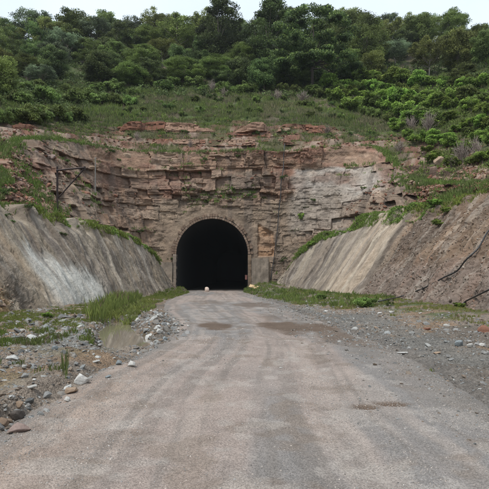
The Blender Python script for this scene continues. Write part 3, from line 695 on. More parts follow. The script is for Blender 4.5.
def wallpanel(x0, x1, z1, seed):
    mb = MB(); r_ = np.random.RandomState(seed); nx, nz = 30, 30
    xs_ = np.linspace(x0, x1, nx); zs_ = np.linspace(-.4, z1, nz); Xp, Zp = np.meshgrid(xs_, zs_)
    Yp = 48.72+.10*fbm(Xp*1.5, Zp*1.5, seed, 4)+Zp*.03
    top = .12*(fbm(Xp*2, Xp*0, seed+3, 3)-.5); Zp = Zp+top*(Zp > z1-.01)
    V = [loc_((Xp[j, i], Yp[j, i], Zp[j, i])) for j in range(nz) for i in range(nx)]
    F_ = [(j*nx+i, j*nx+i+1, (j+1)*nx+i+1, (j+1)*nx+i) for j in range(nz-1) for i in range(nx-1)]
    st_c = mixc(C(.26, .215, .17), C(.18, .15, .12), ss(.4, .65, fbm(Xp*2.5, Zp*.7, seed+1, 4))).reshape(-1, 3)
    n0 = len(V)
    edge = [i for i in range(nx)]+[j*nx+nx-1 for j in range(1, nz)]+[(nz-1)*nx+i for i in range(nx-2, -1, -1)]+[j*nx for j in range(nz-2, 0, -1)]
    V += [(V[i][0], V[i][1]+.7, V[i][2]) for i in edge]; m_ = len(edge)
    F_ += [(edge[(k+1) % m_], edge[k], n0+k, n0+(k+1) % m_) for k in range(m_)]
    mb.add(V, F_, np.vstack([st_c, np.tile(C(.2, .17, .13), (m_, 1))]))
    return mb.build('side_wall', M['masonry'], portal)
wallpanel(-9.05, -7.22, 2.9, 11); wallpanel(.70, 2.4, 3.3, 12)
# small reddish box on the inner side of the mouth
mb = MB(); mb.box((-.11, 0, -.22), (.11, .12, .22), C(.3, .1, .08)); mb.box((-.13, -.02, .20), (.13, .12, .25), C(.3, .1, .08)); mb.box((-.02, -.03, -.05), (.02, 0, .05), C(.1, .1, .1))
tag(mb.build('junction_box', M['redbox'], bevel=.012, loc=(.17, 49.75, 1.35)), 'small faded red box on the right wall just inside the tunnel mouth', 'box')

# steel bracket frame on the left bank
h0 = hit(57.3, 210); yb = min(h0[0].y, 36.0); zb = h0[0].z
def W(px, py, Y_=yb): return Vector(at(px, py, Y_))
g0 = W(57.3, 210); base = Vector((g0.x, yb, g0.z))
fr = tag(empty('steel_bracket_frame', base), 'rusty steel post with a level arm and diagonal brace standing on the left bank', 'steel frame')
def bar(name, a, b, w_, mat=M['steel']):
    mb = MB(); mb.tube([a-base, b-base], w_, C(.05, .04, .04), 4); return mb.build(name, mat, fr)
top = W(57.3, 166.5); bar('post', base-Vector((0, 0, .5)), top, .075)
bar('arm', W(57.3, 170.6)+Vector((-.05, -.06, 0)), W(84.8, 167.8)+Vector((0, -.06, 0)), .06)
bar('brace', W(57.6, 198)+Vector((0, .07, 0)), W(84, 168.5)+Vector((0, .07, 0)), .05)
bar('end_plate', W(84.5, 166.5), W(84.5, 169.5), .09)
h1 = hit(95.3, 201); p1 = h1[0] if h1 else Vector(at(95, 200, 40))
mb = MB(); yq = p1.y-.5; q0 = Vector(at(95.3, 203, yq)); q1 = Vector(at(95.3, 158, yq)); mb.tube([q0-q0-Vector((0, 0, .6)), (q1-q0)*.5, q1-q0], [.055, .05, .045], C(.2, .2, .19), 8); mb.tube([q1-q0-Vector((.1, 0, 0)), q1-q0+Vector((.1, 0, 0))], .03, C(.2, .2, .19), 6)
tag(mb.build('thin_pole', M['galv'], loc=q0), 'thin grey pole standing before the red rock just right of the steel frame', 'pole')

# cable down the cliff
pts = []
for (px, py) in [(284, 146), (283.5, 156), (283, 168), (281, 182), (280.5, 196), (278.5, 212), (277.5, 228), (275.5, 244), (274, 258), (272, 270), (270.5, 280)]:
    h_ = hit(px, py, ('cliff', 'R', 'ground', 'hill'))
    if h_: pts.append(h_[0]+Vector((0, -.14, 0)))
pts = [Vector(p) for p in smooth_poly([tuple(p) for p in pts], 6)]
for i in range(len(pts)): pts[i].y = min(p.y for p in pts[max(0, i-3):i+4])
mb = MB(); mb.tube(pts, .045, C(.03, .03, .03), 6)
tag(mb.build('hanging_cable', M['hose'], smooth=True), 'dark cable hanging down the cliff to the right of the tunnel arch', 'cable')
def pipe(name, px, label, r_):
    pts = []
    for (a, b) in px:
        h_ = hit(a, b, ('R', 'ground')); pts.append(h_[0]+h_[1]*.13+Vector((0, 0, .05)))
    pts = [Vector(p) for p in smooth_poly([tuple(p) for p in pts], 8)]
    mb = MB(); mb.tube(pts, r_, C(.03, .03, .03), 8); return tag(mb.build(name, M['hose'], smooth=True), label, 'pipe')
pipe('water_pipe', [(500, 222), (489, 233), (479, 251), (468, 263), (458, 272), (444, 280), (424, 289.5), (402, 298), (388, 303), (378, 305)], 'long black pipe lying diagonally down the brown earth slope', .036)
pipe('water_pipe', [(500, 288), (489, 293.5), (478, 299), (468, 303), (462, 306)], 'short black pipe end on the lower right earth slope above the grass', .034)
# pale round stone and broken planks at the mouth
def rockmesh(seed, col, asp=(1, 1, .7), cuts=16, sub=3, rough=.10):
    import bmesh
    bm = bmesh.new(); bmesh.ops.create_icosphere(bm, subdivisions=sub, radius=1); r_ = np.random.RandomState(seed)
    V = np.array([v.co[:] for v in bm.verts]); Fq = [[v.index for v in f.verts] for f in bm.faces]; bm.free()
    for _ in range(cuts):
        n_ = r_.normal(size=3); n_ /= np.linalg.norm(n_); dd = r_.uniform(.38, .8); t = V@n_-dd; V -= np.maximum(t, 0)[:, None]*n_*.92
    ns = fbm(V[:, 0]*2.3+seed+V[:, 2], V[:, 1]*2.3+V[:, 2]*1.7, seed, 4)-.5; V *= (1+rough*2*ns)[:, None]
    V *= np.array(asp)
    cc = np.asarray(col)*(1+.35*(fbm(V[:, 0]*3+3, V[:, 1]*3+V[:, 2]*3, seed+1, 3)-.5))[:, None]
    return make_mesh('rock', V, np.array(Fq), cc)
o = link('boulder', rockmesh(3, (.62, .50, .42), (1, .8, 1), cuts=2, rough=.03), M['stone']); o.location = (-3.68, 47.6, .17); o.scale = (.27, .27, .27)
tag(o, 'pale round boulder lying in the middle of the tunnel mouth', 'boulder')
for i, (a, b, wd, lb) in enumerate([((249.5, 285.6), (262, 288.8), .12, 'upper weathered yellow plank in the weeds right of the tunnel mouth'), ((254, 288.2), (266, 291.2), .09, 'lower pale plank fallen across the weeds right of the tunnel mouth')]):
    ha = hit(*a, ('ground',)); Yp_ = 46.2-i*.7
    A_ = Vector(at(a[0], a[1], Yp_)); B_ = Vector(at(b[0], b[1], Yp_-.6))
    mb = MB(); d_ = (B_-A_); mid_ = (A_+B_)/2; ln = d_.length/2
    mb.box((-ln, -wd*1.4, -.03), (ln, wd*1.4, .03), C(.5, .36, .2)); mb.box((-ln*.6, -wd*1.2, .035), (-ln*.45, wd*1.2, .06), C(.5, .36, .2)); mb.box((ln*.5, -wd*1.2, .035), (ln*.62, wd*1.2, .06), C(.5, .36, .2))
    o = mb.build('plank', M['wood'], bevel=.01, loc=mid_); o.rotation_euler = (R(35), 0, 0); o.rotation_mode = 'QUATERNION'
    o.rotation_quaternion = d_.to_track_quat('X', 'Z')@Matrix.Rotation(R(50), 4, 'X').to_quaternion(); tag(o, lb, 'plank')

# ------------------------------------------------------------------ rocks as things
NUM = ['', 'first', 'second', 'third', 'fourth', 'fifth', 'sixth', 'seventh', 'eighth', 'ninth', 'tenth', 'eleventh', 'twelfth', 'thirteenth', 'fourteenth', 'fifteenth', 'sixteenth', 'seventeenth', 'eighteenth', 'nineteenth', 'twentieth']
def ordw(n):
    if n <= 20: return NUM[n]
    t = {2: 'twenty', 3: 'thirty', 4: 'forty', 5: 'fifty'}[n//10]
    return t+'-'+NUM[n % 10] if n % 10 else {2: 'twentieth', 3: 'thirtieth', 4: 'fortieth', 5: 'fiftieth'}[n//10]
RC_ = dict(pale=(.44, .43, .40), white=(.56, .55, .52), grey=(.27, .27, .26), bluish=(.25, .28, .29), brown=(.25, .18, .13), red=(.25, .13, .09), tan=(.34, .25, .18), pink=(.27, .205, .18), dark=(.10, .085, .075))
rcache = {}
def rock(px, py, wpx, colr, asp, label, rz=0, tilt=0, cat='rock', name='rock', group=None, which=('hill', 'cliff', 'L', 'R', 'ground', 'road'), seed=None, sink=.25, loc=None):
    sd_ = (seed if seed is not None else int(px*7+py*13)) % 9
    key = (sd_, colr, asp)
    if key not in rcache: rcache[key] = rockmesh(sd_+20, RC_[colr], asp)
    h_ = hit(px, py, which)
    if h_ is None: return None
    p = h_[0]; s_ = wpx/2/F*p.y/asp[0]*(1.15 if h_[3] in ('ground', 'road') else 1)
    o = link(name, rcache[key], None); 
    if not rcache[key].materials: rcache[key].materials.append(M['stone'])
    o.location = (p.x, p.y+s_*asp[1]*.4, p.z+s_*asp[2]*(.55 if h_[3] in ('ground', 'road') else .25-sink)); o.scale = (s_,)*3; o.rotation_euler = (tilt, tilt*.5, rz)
    return tag(o, label, cat, group, 'thing')
FL = (1, .7, .45); BL = (1, .8, .7); SL = (1, .75, .28)
NR = [
 (82, 384, 19, 'white', (1, .7, .62), 'large pale angular slab of stone tilted on the gravel beside the road', .4, .25),
 (70, 393, 17, 'tan', FL, 'tan rough stone just left below the large pale slab', .9, .1),
 (67, 402, 9, 'white', BL, 'upright pale grey stone near the road edge below the tan stone', .2, .3),
 (132, 367, 11, 'white', BL, 'bright white broken stone where the rubble meets the road', .5, .2),
 (119, 365, 9, 'bluish', BL, 'bluish grey block left of the bright white stone at the road edge', .5, .1),
 (64, 370, 9, 'bluish', FL, 'flat bluish stone above and left of the large pale slab', .1, 0),
 (30, 389, 12, 'pale', FL, 'flat whitish stone on the greenish gravel at far left', .2, 0),
 (24, 378, 8, 'grey', BL, 'small grey block at far left beyond the flat whitish stone', .4, 0),
 (46, 398, 10, 'grey', BL, 'rounded grey stone midway between far left and the pale slab', .9, 0),
 (18, 407, 10, 'tan', BL, 'orange-tan stone in the rubble at the near left', .3, 0),
 (40, 415, 9, 'grey', FL, 'grey flat stone close to the near road edge', .6, .1),
 (17, 421, 17, 'dark', BL, 'dark grey boulder sitting on the soil lip of the road', .1, .1),
 (17, 433, 24, 'pink', (1, .7, .4), 'big flat pinkish slab at the nearest left road edge', .35, .15),
 (2, 428, 18, 'brown', BL, 'brown boulder at the left end of the road lip', .2, 0),
 (34, 381, 7, 'white', FL, 'small white chip in the left gravel', 0, 0),
 (107, 378, 8, 'bluish', FL, 'bluish flat stone between the puddle and the large pale slab', .5, 0),
 (95, 363, 9, 'pale', FL, 'pale flat stone just below the puddle', .2, 0),
 (76, 366, 8, 'grey', BL, 'grey stone under the bluish gravel heap', .2, 0),
 (146, 332, 8, 'grey', BL, 'grey stone on the gravel ridge right of the puddle', .5, 0),
 (160, 333, 10, 'pale', (1, .6, .5), 'pale wedge stone at the road side of the gravel ridge', .7, .3),
 (165, 340, 6, 'bluish', BL, 'small bluish stone at the foot of the gravel ridge by the road', .7, .3),
 (138, 322, 7, 'pale', BL, 'pale stone at the far tip of the gravel ridge', .7, .3),
 (8, 345, 12, 'pale', SL, 'long pale flat stone by the green strip at far left', .1, 0),
 (55, 350, 7, 'bluish', BL, 'bluish stone left of the gravel heap', .1, 0),
 (103, 316, 8, 'grey', BL, 'grey stone half hidden in the reeds', .1, 0),
 (427, 325, 9, 'grey', FL, 'grey stone on the grass strip at the right verge', .2, 0),
 (429, 330, 10, 'red', SL, 'reddish flat stone under the grey stone on the right verge', .2, 0),
 (447, 326, 9, 'pale', SL, 'whitish flat stone right of the reddish one on the verge', .2, 0),
 (461, 346, 11, 'bluish', (1, .7, .6), 'light bluish pointed stone on the right gravel', .2, .2),
 (472, 347, 9, 'pale', FL, 'pale flat stone right of the light bluish pointed stone', .2, 0),
 (483, 346, 8, 'white', FL, 'white stone nearest the right edge of the gravel', .2, 0),
 (486, 332, 22, 'red', (1, .5, .35), 'long reddish brown block at the right end of the grass strip', .1, 0),
 (406, 353.5, 16, 'white', (1, .5, .10), 'thin white flat slab lying on the right gravel', .1, 0),
 (437, 354, 10, 'tan', SL, 'tan flat stone on bare brown earth at the right', .1, 0),
 (451, 361, 8, 'grey', FL, 'grey stone lowest on the right gravel', .1, 0),
 (412, 334, 7, 'grey', FL, 'small grey stone left of the reddish flat stone', .1, 0),
 (380, 314, 6, 'white', FL, 'small white stone at the foot of the right slope', .1, 0),
 (420, 314, 5, 'pale', FL, 'small pale stone on grass under the long black pipe', .1, 0),
 (327, 312, 6, 'white', FL, 'white chip at the right road side beyond the dark wet patch', .1, 0),
 (392, 313, 7, 'pale', FL, 'pale flat stone at the start of the right grass strip', .1, 0),
 (260, 367, 3, 'white', SL, 'left one of the tiny white chips on the road', 0, 0),
 (268, 367.5, 2.5, 'white', SL, 'middle one of the tiny white chips on the road', 0, 0),
 (281, 368, 4, 'white', SL, 'right and largest of the tiny white chips on the road', 0, 0),
 # cliff and bank blocks
 (385, 164, 26, 'tan', (1, .6, .5), 'big smooth tan boulder standing above the red rubble on the right bank', .6, .5),
 (441, 163, 24, 'tan', (1, .5, .6), 'leaning tan boulder in the grass high on the right bank', .5, .5),
 (128, 157, 20, 'tan', (1, .8, .4), 'projecting tan block at the left part of the cliff top', .2, 0),
 (172, 155, 34, 'tan', (1, .6, .16), 'long flat tan slab forming the cliff lip above the tunnel', .05, 0),
 (217, 156, 30, 'brown', (1, .7, .20), 'overhanging brown slab at the cliff lip right of the long tan one', -.1, .05),
 (91, 167, 22, 'tan', (1, .7, .30), 'pale flat slab behind the end of the steel arm', .1, .05),
 (72, 188, 17, 'tan', (1, .7, .5), 'tan angular block below the steel arm', .5, .3),
 (84, 193, 16, 'red', (1, .7, .55), 'reddish angular block right of the steel brace', .5, .4),
]
NR = [r for r in NR if not (r[0] == 385 and r[1] == 164)]
for r in NR: rock(r[0], r[1], r[2], r[3], r[4], r[5], r[6], r[7])
rs = np.random.RandomState(77)
# sandstone slabs cropping out of the red soil above the cliff
def row(n, x0, x1, y0, y1, w0, w1, cols, asp, fmt, group, sd, name='flat_rock', cat='rock', sink=.3):
    r_ = np.random.RandomState(sd)
    xs_ = np.linspace(x0, x1, n)+r_.uniform(-.4, .4, n)*(x1-x0)/n; xs_ = np.sort(xs_)
    for i, x in enumerate(xs_):
        c = cols[r_.randint(len(cols))]; yv = np.interp(x, (x0, x1), (y0, y1))+r_.uniform(-3.4, 3.4)
        rock(x, yv, r_.uniform(w0, w1), c, asp[r_.randint(len(asp))], fmt % ({'red': 'reddish', 'tan': 'tan', 'brown': 'brown', 'pink': 'pinkish', 'pale': 'pale', 'grey': 'grey', 'dark': 'dark'}[c], ordw(i+1)), r_.uniform(-.5, .5), r_.uniform(-.12, .12), cat, name, group, seed=r_.randint(9), sink=sink)
A3 = [(1, .8, .22), (1, .9, .30), (1, .7, .17), (1, .8, .4)]; A1 = [(1, .7, .22), (1, .8, .30)]; A2 = [(1, .8, .5), (1, .7, .62), (1, .6, .36)]
row(12, 95, 330, 126, 127, 8, 18, ['red', 'tan', 'brown', 'pink', 'red'], A3, '%s flat sandstone slab, %s from the left along the upper red ledge', 'slabs along the upper red ledge', 1)
row(10, 30, 330, 135, 140, 6, 13, ['red', 'tan', 'brown', 'red'], A3, '%s sandstone slab, %s from the left along the lower red ledge', 'slabs along the lower red ledge', 2)
row(18, 2, 58, 172, 190, 5, 10, ['red', 'red', 'pink', 'brown', 'tan'], A2, '%s angular block, %s from the left on the red rubble slope behind the left bank', 'blocks on the left red rubble slope', 3, 'angular_block', 'rock')
row(14, 20, 60, 150, 158, 5, 10, ['red', 'pink', 'tan'], A2, '%s block, %s from the left high on the red rubble slope at the left', 'blocks high on the left rubble slope', 4, 'angular_block', 'rock')
row(18, 368, 400, 192, 172, 4, 8, ['red', 'red', 'pink', 'brown'], A2, '%s broken block, %s from the left in the red rubble right of the pale cliff', 'blocks of the right red rubble heap', 5, 'angular_block', 'rock')
row(9, 405, 486, 178, 176, 6, 12, ['brown', 'tan', 'red'], A2, '%s block, %s from the left above the crest of the right slope', 'blocks above the right slope', 6, 'angular_block', 'rock')
row(8, 400, 480, 70, 78, 10, 18, ['dark', 'dark', 'brown'], [(1, .8, .35)], '%s outcrop, %s from the left under the trees high at right', 'dark outcrops under the trees', 8, 'rock_outcrop', 'rock')

# ------------------------------------------------------------------ loose stones (stuff)
def scol(n, rs_, pal, wt): 
    i = rs_.choice(len(pal), n, p=np.array(wt)/sum(wt)); return np.array(pal)[i]*rs_.uniform(.7, 1.25, (n, 1))
GP = [(.20, .185, .165), (.245, .24, .23), (.18, .145, .115), (.40, .40, .38), (.205, .21, .205), (.24, .18, .135)]
def gravel(name, n, x0, x1, y0, y1, smin, smax, pal, wt, seed, accept=None, label=None, power=2.6):
    rs_ = np.random.RandomState(seed); t = rs_.rand(n); y = y0*(y1/y0)**t
    lo = np.minimum(x1 if np.isscalar(x1) else 0, 99)
    x = rs_.uniform(x0, x1, n); k = np.abs(x) < .7*y+1.5; x, y = x[k], y[k]
    if accept is not None: k = rs_.rand(len(x)) < accept(x, y); x, y = x[k], y[k]
    s_ = smin+(smax-smin)*rs_.rand(len(x))**power; s_ = s_*np.clip(y/9, .75, 1.6)
    z = gz(x, y)-s_*.02
    return tag(stones(name, np.stack([x, y, z], -1), s_, scol(len(x), rs_, pal, wt), M['stone'], seed), label, kind='stuff')
def dleft(x, y): return xL(y)-x
def acc_left(x, y):
    d_ = dleft(x, y); ps_ = poly_sd(x, y, PUDS)
    a = ss(-.25, .25, d_)*(.30+.7*ss(.45, .6, fbm(x*1.1, y*1.1, 501, 4)))*ss(6.2, 4.5, d_)*(ps_ > .0)
    a = a+.9*bump(x, y, -3.75, 11.6, 1.0, 1.2)+.9*bump(x, y, -2.7, 15.6, .5, 2.4, .22)
    return np.clip(a*ss(24, 17, y), 0, 1)*(ps_ > -.02)
gravel('gravel', 60000, -9, -1.5, 4.2, 24, .006, .040, GP, [4, 3, 4, .8, 4, 1], 601, acc_left, 'loose grey gravel and rubble on the left verge', 3)
gravel('rubble', 4200, -9, -1.5, 4.5, 22, .025, .105, GP, [3, 3, 3, 2.6, 5, 1.5], 602, acc_left, 'coarse broken stones scattered on the left verge', 2.6)
def acc_right(x, y):
    d_ = x-xR(y); return ss(-1.7, .5, d_+1.2*(fbm(x*.8, y*.5, 502, 3)-.5))*(.35+.65*ss(.4, .55, fbm(x*.9, y*.7, 503, 4)))*ss(5.4, 3.8, d_)
gravel('gravel', 42000, 0, 9, 4.2, 40, .006, .034, GP, [4, 3, 2, .5, 4, .7], 603, acc_right, 'dark grey gravel along the right verge', 3)
gravel('rubble', 600, 1.5, 9, 6, 34, .025, .08, GP, [3, 3, 2, 1.5, 3, 1], 604, acc_right, 'scattered stones on the right verge', 2.4)
def acc_road(x, y):
    c = (x-xL(y))/(xR(y)-xL(y)); return (c > 0)*(c < 1)*(.15+.85*ss(.42, .6, fbm(c*6, y*.3, 504, 4)))*ss(16, 5, y)
gravel('grit', 110000, -3, 3.4, 3.2, 18, .003, .013, [(.33, .30, .27), (.26, .25, .24), (.40, .35, .31), (.50, .48, .45)], [4, 4, 3, .1], 605, acc_road, 'fine grit lying on the dirt road', 2.5)
def scree(name, P_, loose_, n, seed, pal, wt, label, smax=.14):
    rs_ = np.random.RandomState(seed); ny, nx = loose_.shape; yv = P_[:, :, 1]
    cand_j = rs_.randint(0, 124, n*3); cand_i = rs_.randint(92, nx-1, n*3); k = (loose_[cand_j, cand_i] > .5) & (rs_.rand(n*3) < (1.15-cand_j/124))
    j, i = cand_j[k][:n], cand_i[k][:n]; p = P_[j, i]+rs_.uniform(-.04, .04, (len(i), 3)); p[:, 2] += .02
    s_ = .02+smax*rs_.rand(len(i))**4
    return tag(stones(name, p, s_, scol(len(i), rs_, pal, wt), M['stone'], seed, .8), label, kind='stuff')
SP = [(.21, .155, .12), (.27, .22, .18), (.16, .125, .10), (.24, .15, .105), (.38, .33, .28)]
scree('scree', PR, looseR, 9000, 611, SP, [4, 4, 1, 1.5, .8], 'loose stones covering the brown right slope', .055)
scree('scree', PL, looseL, 3500, 612, SP, [3, 3, 3, 2, 1.5], 'loose stones covering the near end of the left slope', .07)
# rubble on the red slopes
rs_ = np.random.RandomState(613); vi = []; 
Pc = P[:225]; rb = rub[:225]; j = rs_.randint(8, 224, 60000); i = rs_.randint(0, ncol, 60000); k = rb[j, i]+.15*(massive[j, i] < .2)*(calm[j, i] < .3) > rs_.rand(60000)*1.4
j, i = j[k][:7000], i[k][:7000]
tag(stones('rubble', Pc[j, i]+rs_.uniform(-.05, .05, (len(i), 3)), .035+.15*rs_.rand(len(i))**3, scol(len(i), rs_, [(.22, .11, .075), (.28, .18, .13), (.15, .09, .07), (.34, .26, .2)], [5, 2, 3, .7]), M['stone'], 613, .7), 'broken red sandstone pieces on the rock slopes', kind='stuff')
x = rs_.uniform(-24, 22, 60000); y = rs_.uniform(24, 64, 60000); z, s1, _ = hill_z(x, y, True); ii = ss(7.5, 3.5, s1+3*(fbm(x*.2, y*.3, 77, 4)-.5))*ss(.42, .6, fbm(x*.35, y*.8, 76, 5)); k = (s1 > .3) & (rs_.rand(60000) < ii*.35)
x, y, z = x[k], y[k], z[k]
tag(stones('rubble', np.stack([x, y, z+.02], -1), .035+.18*rs_.rand(len(x))**3, scol(len(x), rs_, [(.22, .11, .075), (.28, .18, .13), (.15, .09, .07), (.36, .28, .21)], [5, 2, 3, .8]), M['stone'], 614, .5), 'broken red sandstone pieces on the ledges above the cliff', kind='stuff')

# ------------------------------------------------------------------ grass (stuff)
G_BR = C(.14, .20, .045); G_OL = C(.13, .165, .052); G_DK = C(.05, .085, .03); G_DRY = C(.24, .19, .13); G_PUR = C(.19, .14, .12)
rs_ = np.random.RandomState(701)
n = 250000; x = rs_.uniform(-60, 56, n); y = rs_.uniform(24, 84, n); k = np.abs(x) < .68*y+3; x, y = x[k], y[k]
z, s1, _ = hill_z(x, y, True); redm = ss(7.5, 3.5, s1+3*(fbm(x*.2, y*.3, 77, 4)-.5))*ss(.42, .58, fbm(x*.35, y*.8, 76, 5))
cov = ss(.33, .5, fbm(x*.5, y*.5, 702, 4)); k = (s1 > .35) & (rs_.rand(len(x)) < np.clip(cov*(1-.93*redm), .04, 1)*np.clip(.35+y/80, 0, 1)); x, y, z, s1 = x[k], y[k], z[k], s1[k]
q = fbm(x*.22, y*.3, 703, 4); c = mixc(G_OL, G_BR, ss(.45, .62, q)); c = mixc(c, G_DRY, ss(.58, .68, fbm(x*.3, y*.4, 704, 4))*.55); c = mixc(c, G_PUR, (rs_.rand(len(x)) < .08)*.8); c = mixc(c, G_DK, (rs_.rand(len(x)) < .25)*.7)
tag(blades('grass', np.stack([x, y, z], -1), rs_.uniform(.12, .36, len(x))*(1+.7*ss(3, 10, s1)), np.full(len(x), .055), c, M['grass'], 702, per=5, spread=.3), 'grass and weeds covering the hillside above the cliff', kind='stuff')
def poly_pts(poly, n, seed):
    rs_ = np.random.RandomState(seed); poly = np.array(poly); lo, hi = poly.min(0), poly.max(0)
    p = rs_.uniform(lo, hi, (n*4, 2)); k = poly_sd(p[:, 0], p[:, 1], poly) < .0; return p[k][:n], rs_
G_YL = C(.19, .235, .065)
def ggrass(name, px, n, h0, h1, wd, cols, label, seed, per=6, lean=.45, thr=.40, spread=.15):
    p, r_ = poly_pts([gpt(*q) for q in px], n, seed); x, y = p[:, 0], p[:, 1]
    k = (r_.rand(len(x)) < ss(thr, thr+.14, fbm(x*1.1, y*1.1, seed+1, 4))) & (poly_sd(x, y, PUDS) > -.15); x, y = x[k], y[k]
    z = gz(x, y); c = mixc(cols[0], cols[1], ss(.4, .6, fbm(x*1.5, y*1.5, seed+2, 3))); c = mixc(c, G_DRY, (r_.rand(len(x)) < .06)*.9)
    return tag(blades(name, np.stack([x, y, z], -1), r_.uniform(h0, h1, len(x)), np.full(len(x), wd), c, M['grass'], seed, per=per, lean=lean, spread=spread), label, kind='stuff')
LG = [(-30, 319), (-30, 336), (0, 335), (62, 333), (95, 326), (112, 319), (150, 306.5), (176, 297), (190, 292.6), (178, 292), (150, 297), (100, 305), (50, 312), (0, 318)]
ggrass('grass', LG, 20000, .03, .12, .012, (G_YL, C(.16, .20, .055)), 'bright short grass along the foot of the left slope', 711, thr=.44)
ggrass('grass', [(-10, 336), (-10, 392), (60, 380), (95, 352), (90, 330)], 3500, .05, .16, .010, (G_BR, G_OL), 'sparse grass growing through the left gravel', 712, thr=.48)
ggrass('reeds', [(88, 324), (108, 323), (118, 314), (136, 304), (142, 300), (118, 301), (92, 311)], 620, .25, .75, .008, (C(.13, .20, .055), C(.18, .26, .07)), 'tall dark green reeds beside the muddy puddle', 713, per=6, lean=.4, thr=.38, spread=.08)
ggrass('weeds', [(104, 323), (132, 322), (152, 311), (160, 303), (130, 303), (110, 312)], 620, .10, .30, .020, (G_YL, C(.2, .26, .08)), 'bushy light green weeds between the puddle and the road', 714, per=8, lean=.8, thr=.42)
ggrass('grass', [(243, 292.3), (262, 298), (300, 306), (350, 312), (400, 317), (440, 322), (489, 330), (520, 332), (520, 312), (440, 305), (400, 302), (340, 297), (300, 292), (262, 288), (246, 290)], 18000, .03, .13, .015, (G_YL, G_OL*1.2), 'green grass strip along the foot of the right slope', 715, thr=.47)
ggrass('weeds', [(243, 292.3), (262, 298), (300, 306), (345, 309), (385, 309), (395, 303), (340, 297), (300, 292), (262, 288), (246, 290)], 1500, .10, .38, .028, (C(.12, .17, .045), C(.18, .24, .065)), 'leafy weeds by the tunnel mouth and right slope foot', 716, per=8, lean=.7, thr=.46)
ggrass('weeds', [(150, 298), (176, 297), (190, 292.6), (184, 291), (160, 292)], 300, .08, .25, .025, (C(.08, .135, .03), C(.13, .2, .05)), 'leafy weeds left of the tunnel mouth', 717, per=8, lean=.6, thr=.2)
ggrass('grass', [(430, 372), (520, 372), (520, 352), (430, 362)], 900, .03, .09, .01, (G_OL, G_BR), 'sparse grass in bare earth at the right', 718, thr=.5)
ggrass('reeds', [(61, 386), (68, 386), (68, 372), (61, 372)], 12, .2, .42, .006, (G_OL, G_BR), 'thin clump of reeds standing in the left gravel', 719, per=4, lean=.2, thr=0, spread=.05)
def crest(name, P_, y0, y1, n, seed, label, hgt=(.08, .24), vlo=.90, dens=.4):
    rs_ = np.random.RandomState(seed); I_ = np.where((P_[60, :, 1] > y0) & (P_[60, :, 1] < y1))[0]
    i = rs_.choice(I_, n*2); t = vlo+(1.1-vlo)*rs_.rand(n*2)**.6; j = np.clip(np.where(t < 1, t*124, 124+(t-1)/.2*10).astype(int), 0, 133)
    p = P_[j, i]; k = rs_.rand(n*2) < ss(dens, dens+.12, fbm(p[:, 1]*.7, j*.02, seed+1, 4)); p = p[k][:n]; j = j[k][:n]
    c = mixc(G_BR*1.15, C(.17, .25, .05), ss(.4, .6, fbm(p[:, 1]*1.2, p[:, 0], seed+2, 3))); c = mixc(c, G_DRY, (rs_.rand(len(c)) < .07)*.8)
    return tag(blades(name, p, rs_.uniform(*hgt, len(p)), np.full(len(p), .04), c, M['grass'], seed, per=7, spread=.5, lean=1.1), label, kind='stuff')
crest('creeping_grass', PL, 27, 47.5, 2600, 721, 'bright green growth along the crest of the left slope', dens=.44)
crest('creeping_grass', PR, 33, 48.5, 3500, 722, 'green growth along the crest of the right slope', (.08, .24), .84, .44)
crest('creeping_grass', PR, 22, 36, 1500, 723, 'patchy grass along the near crest of the right slope', (.08, .22), .90, .50)
# grass lying on the cliff ledges
rs_ = np.random.RandomState(731); j = rs_.randint(10, 236, 90000); i = rs_.randint(0, ncol, 90000); sl_ = np.abs(P[np.minimum(j+1, 238), i, 2]-P[np.minimum(j, 238), i, 2]); hz2 = np.linalg.norm(P[np.minimum(j+1, 238), i, :2]-P[j, i, :2], axis=-1)
topz = ss(218, 226, j); k = (rs_.rand(90000) < (.5*topz+(hz2 > sl_*1.6)*.55*ss(.5, .62, fbm(i*.012, j*.03, 732, 4))+.10*rub[j, i]+.35*ss(.62, .7, Ug[j, i])*ss(.5, .6, fbm(i*.02, j*.05, 733, 3))*(zc[j, i] > 12.6))*ss(.40, .55, fbm(i*.02, j*.02, 734, 4))*1.6) & (rad[j, i] > TR+1)
j, i = j[k][:9000], i[k][:9000]; c = mixc(G_OL, G_BR, ss(.4, .6, fbm(i*.02, j*.04, 735, 3)))
tag(blades('grass', P[j, i], rs_.uniform(.12, .38, len(i)), np.full(len(i), .045), c, M['grass'], 736, per=6, spread=.3, lean=.7), 'grass rooted on the ledges of the cliff', kind='stuff')

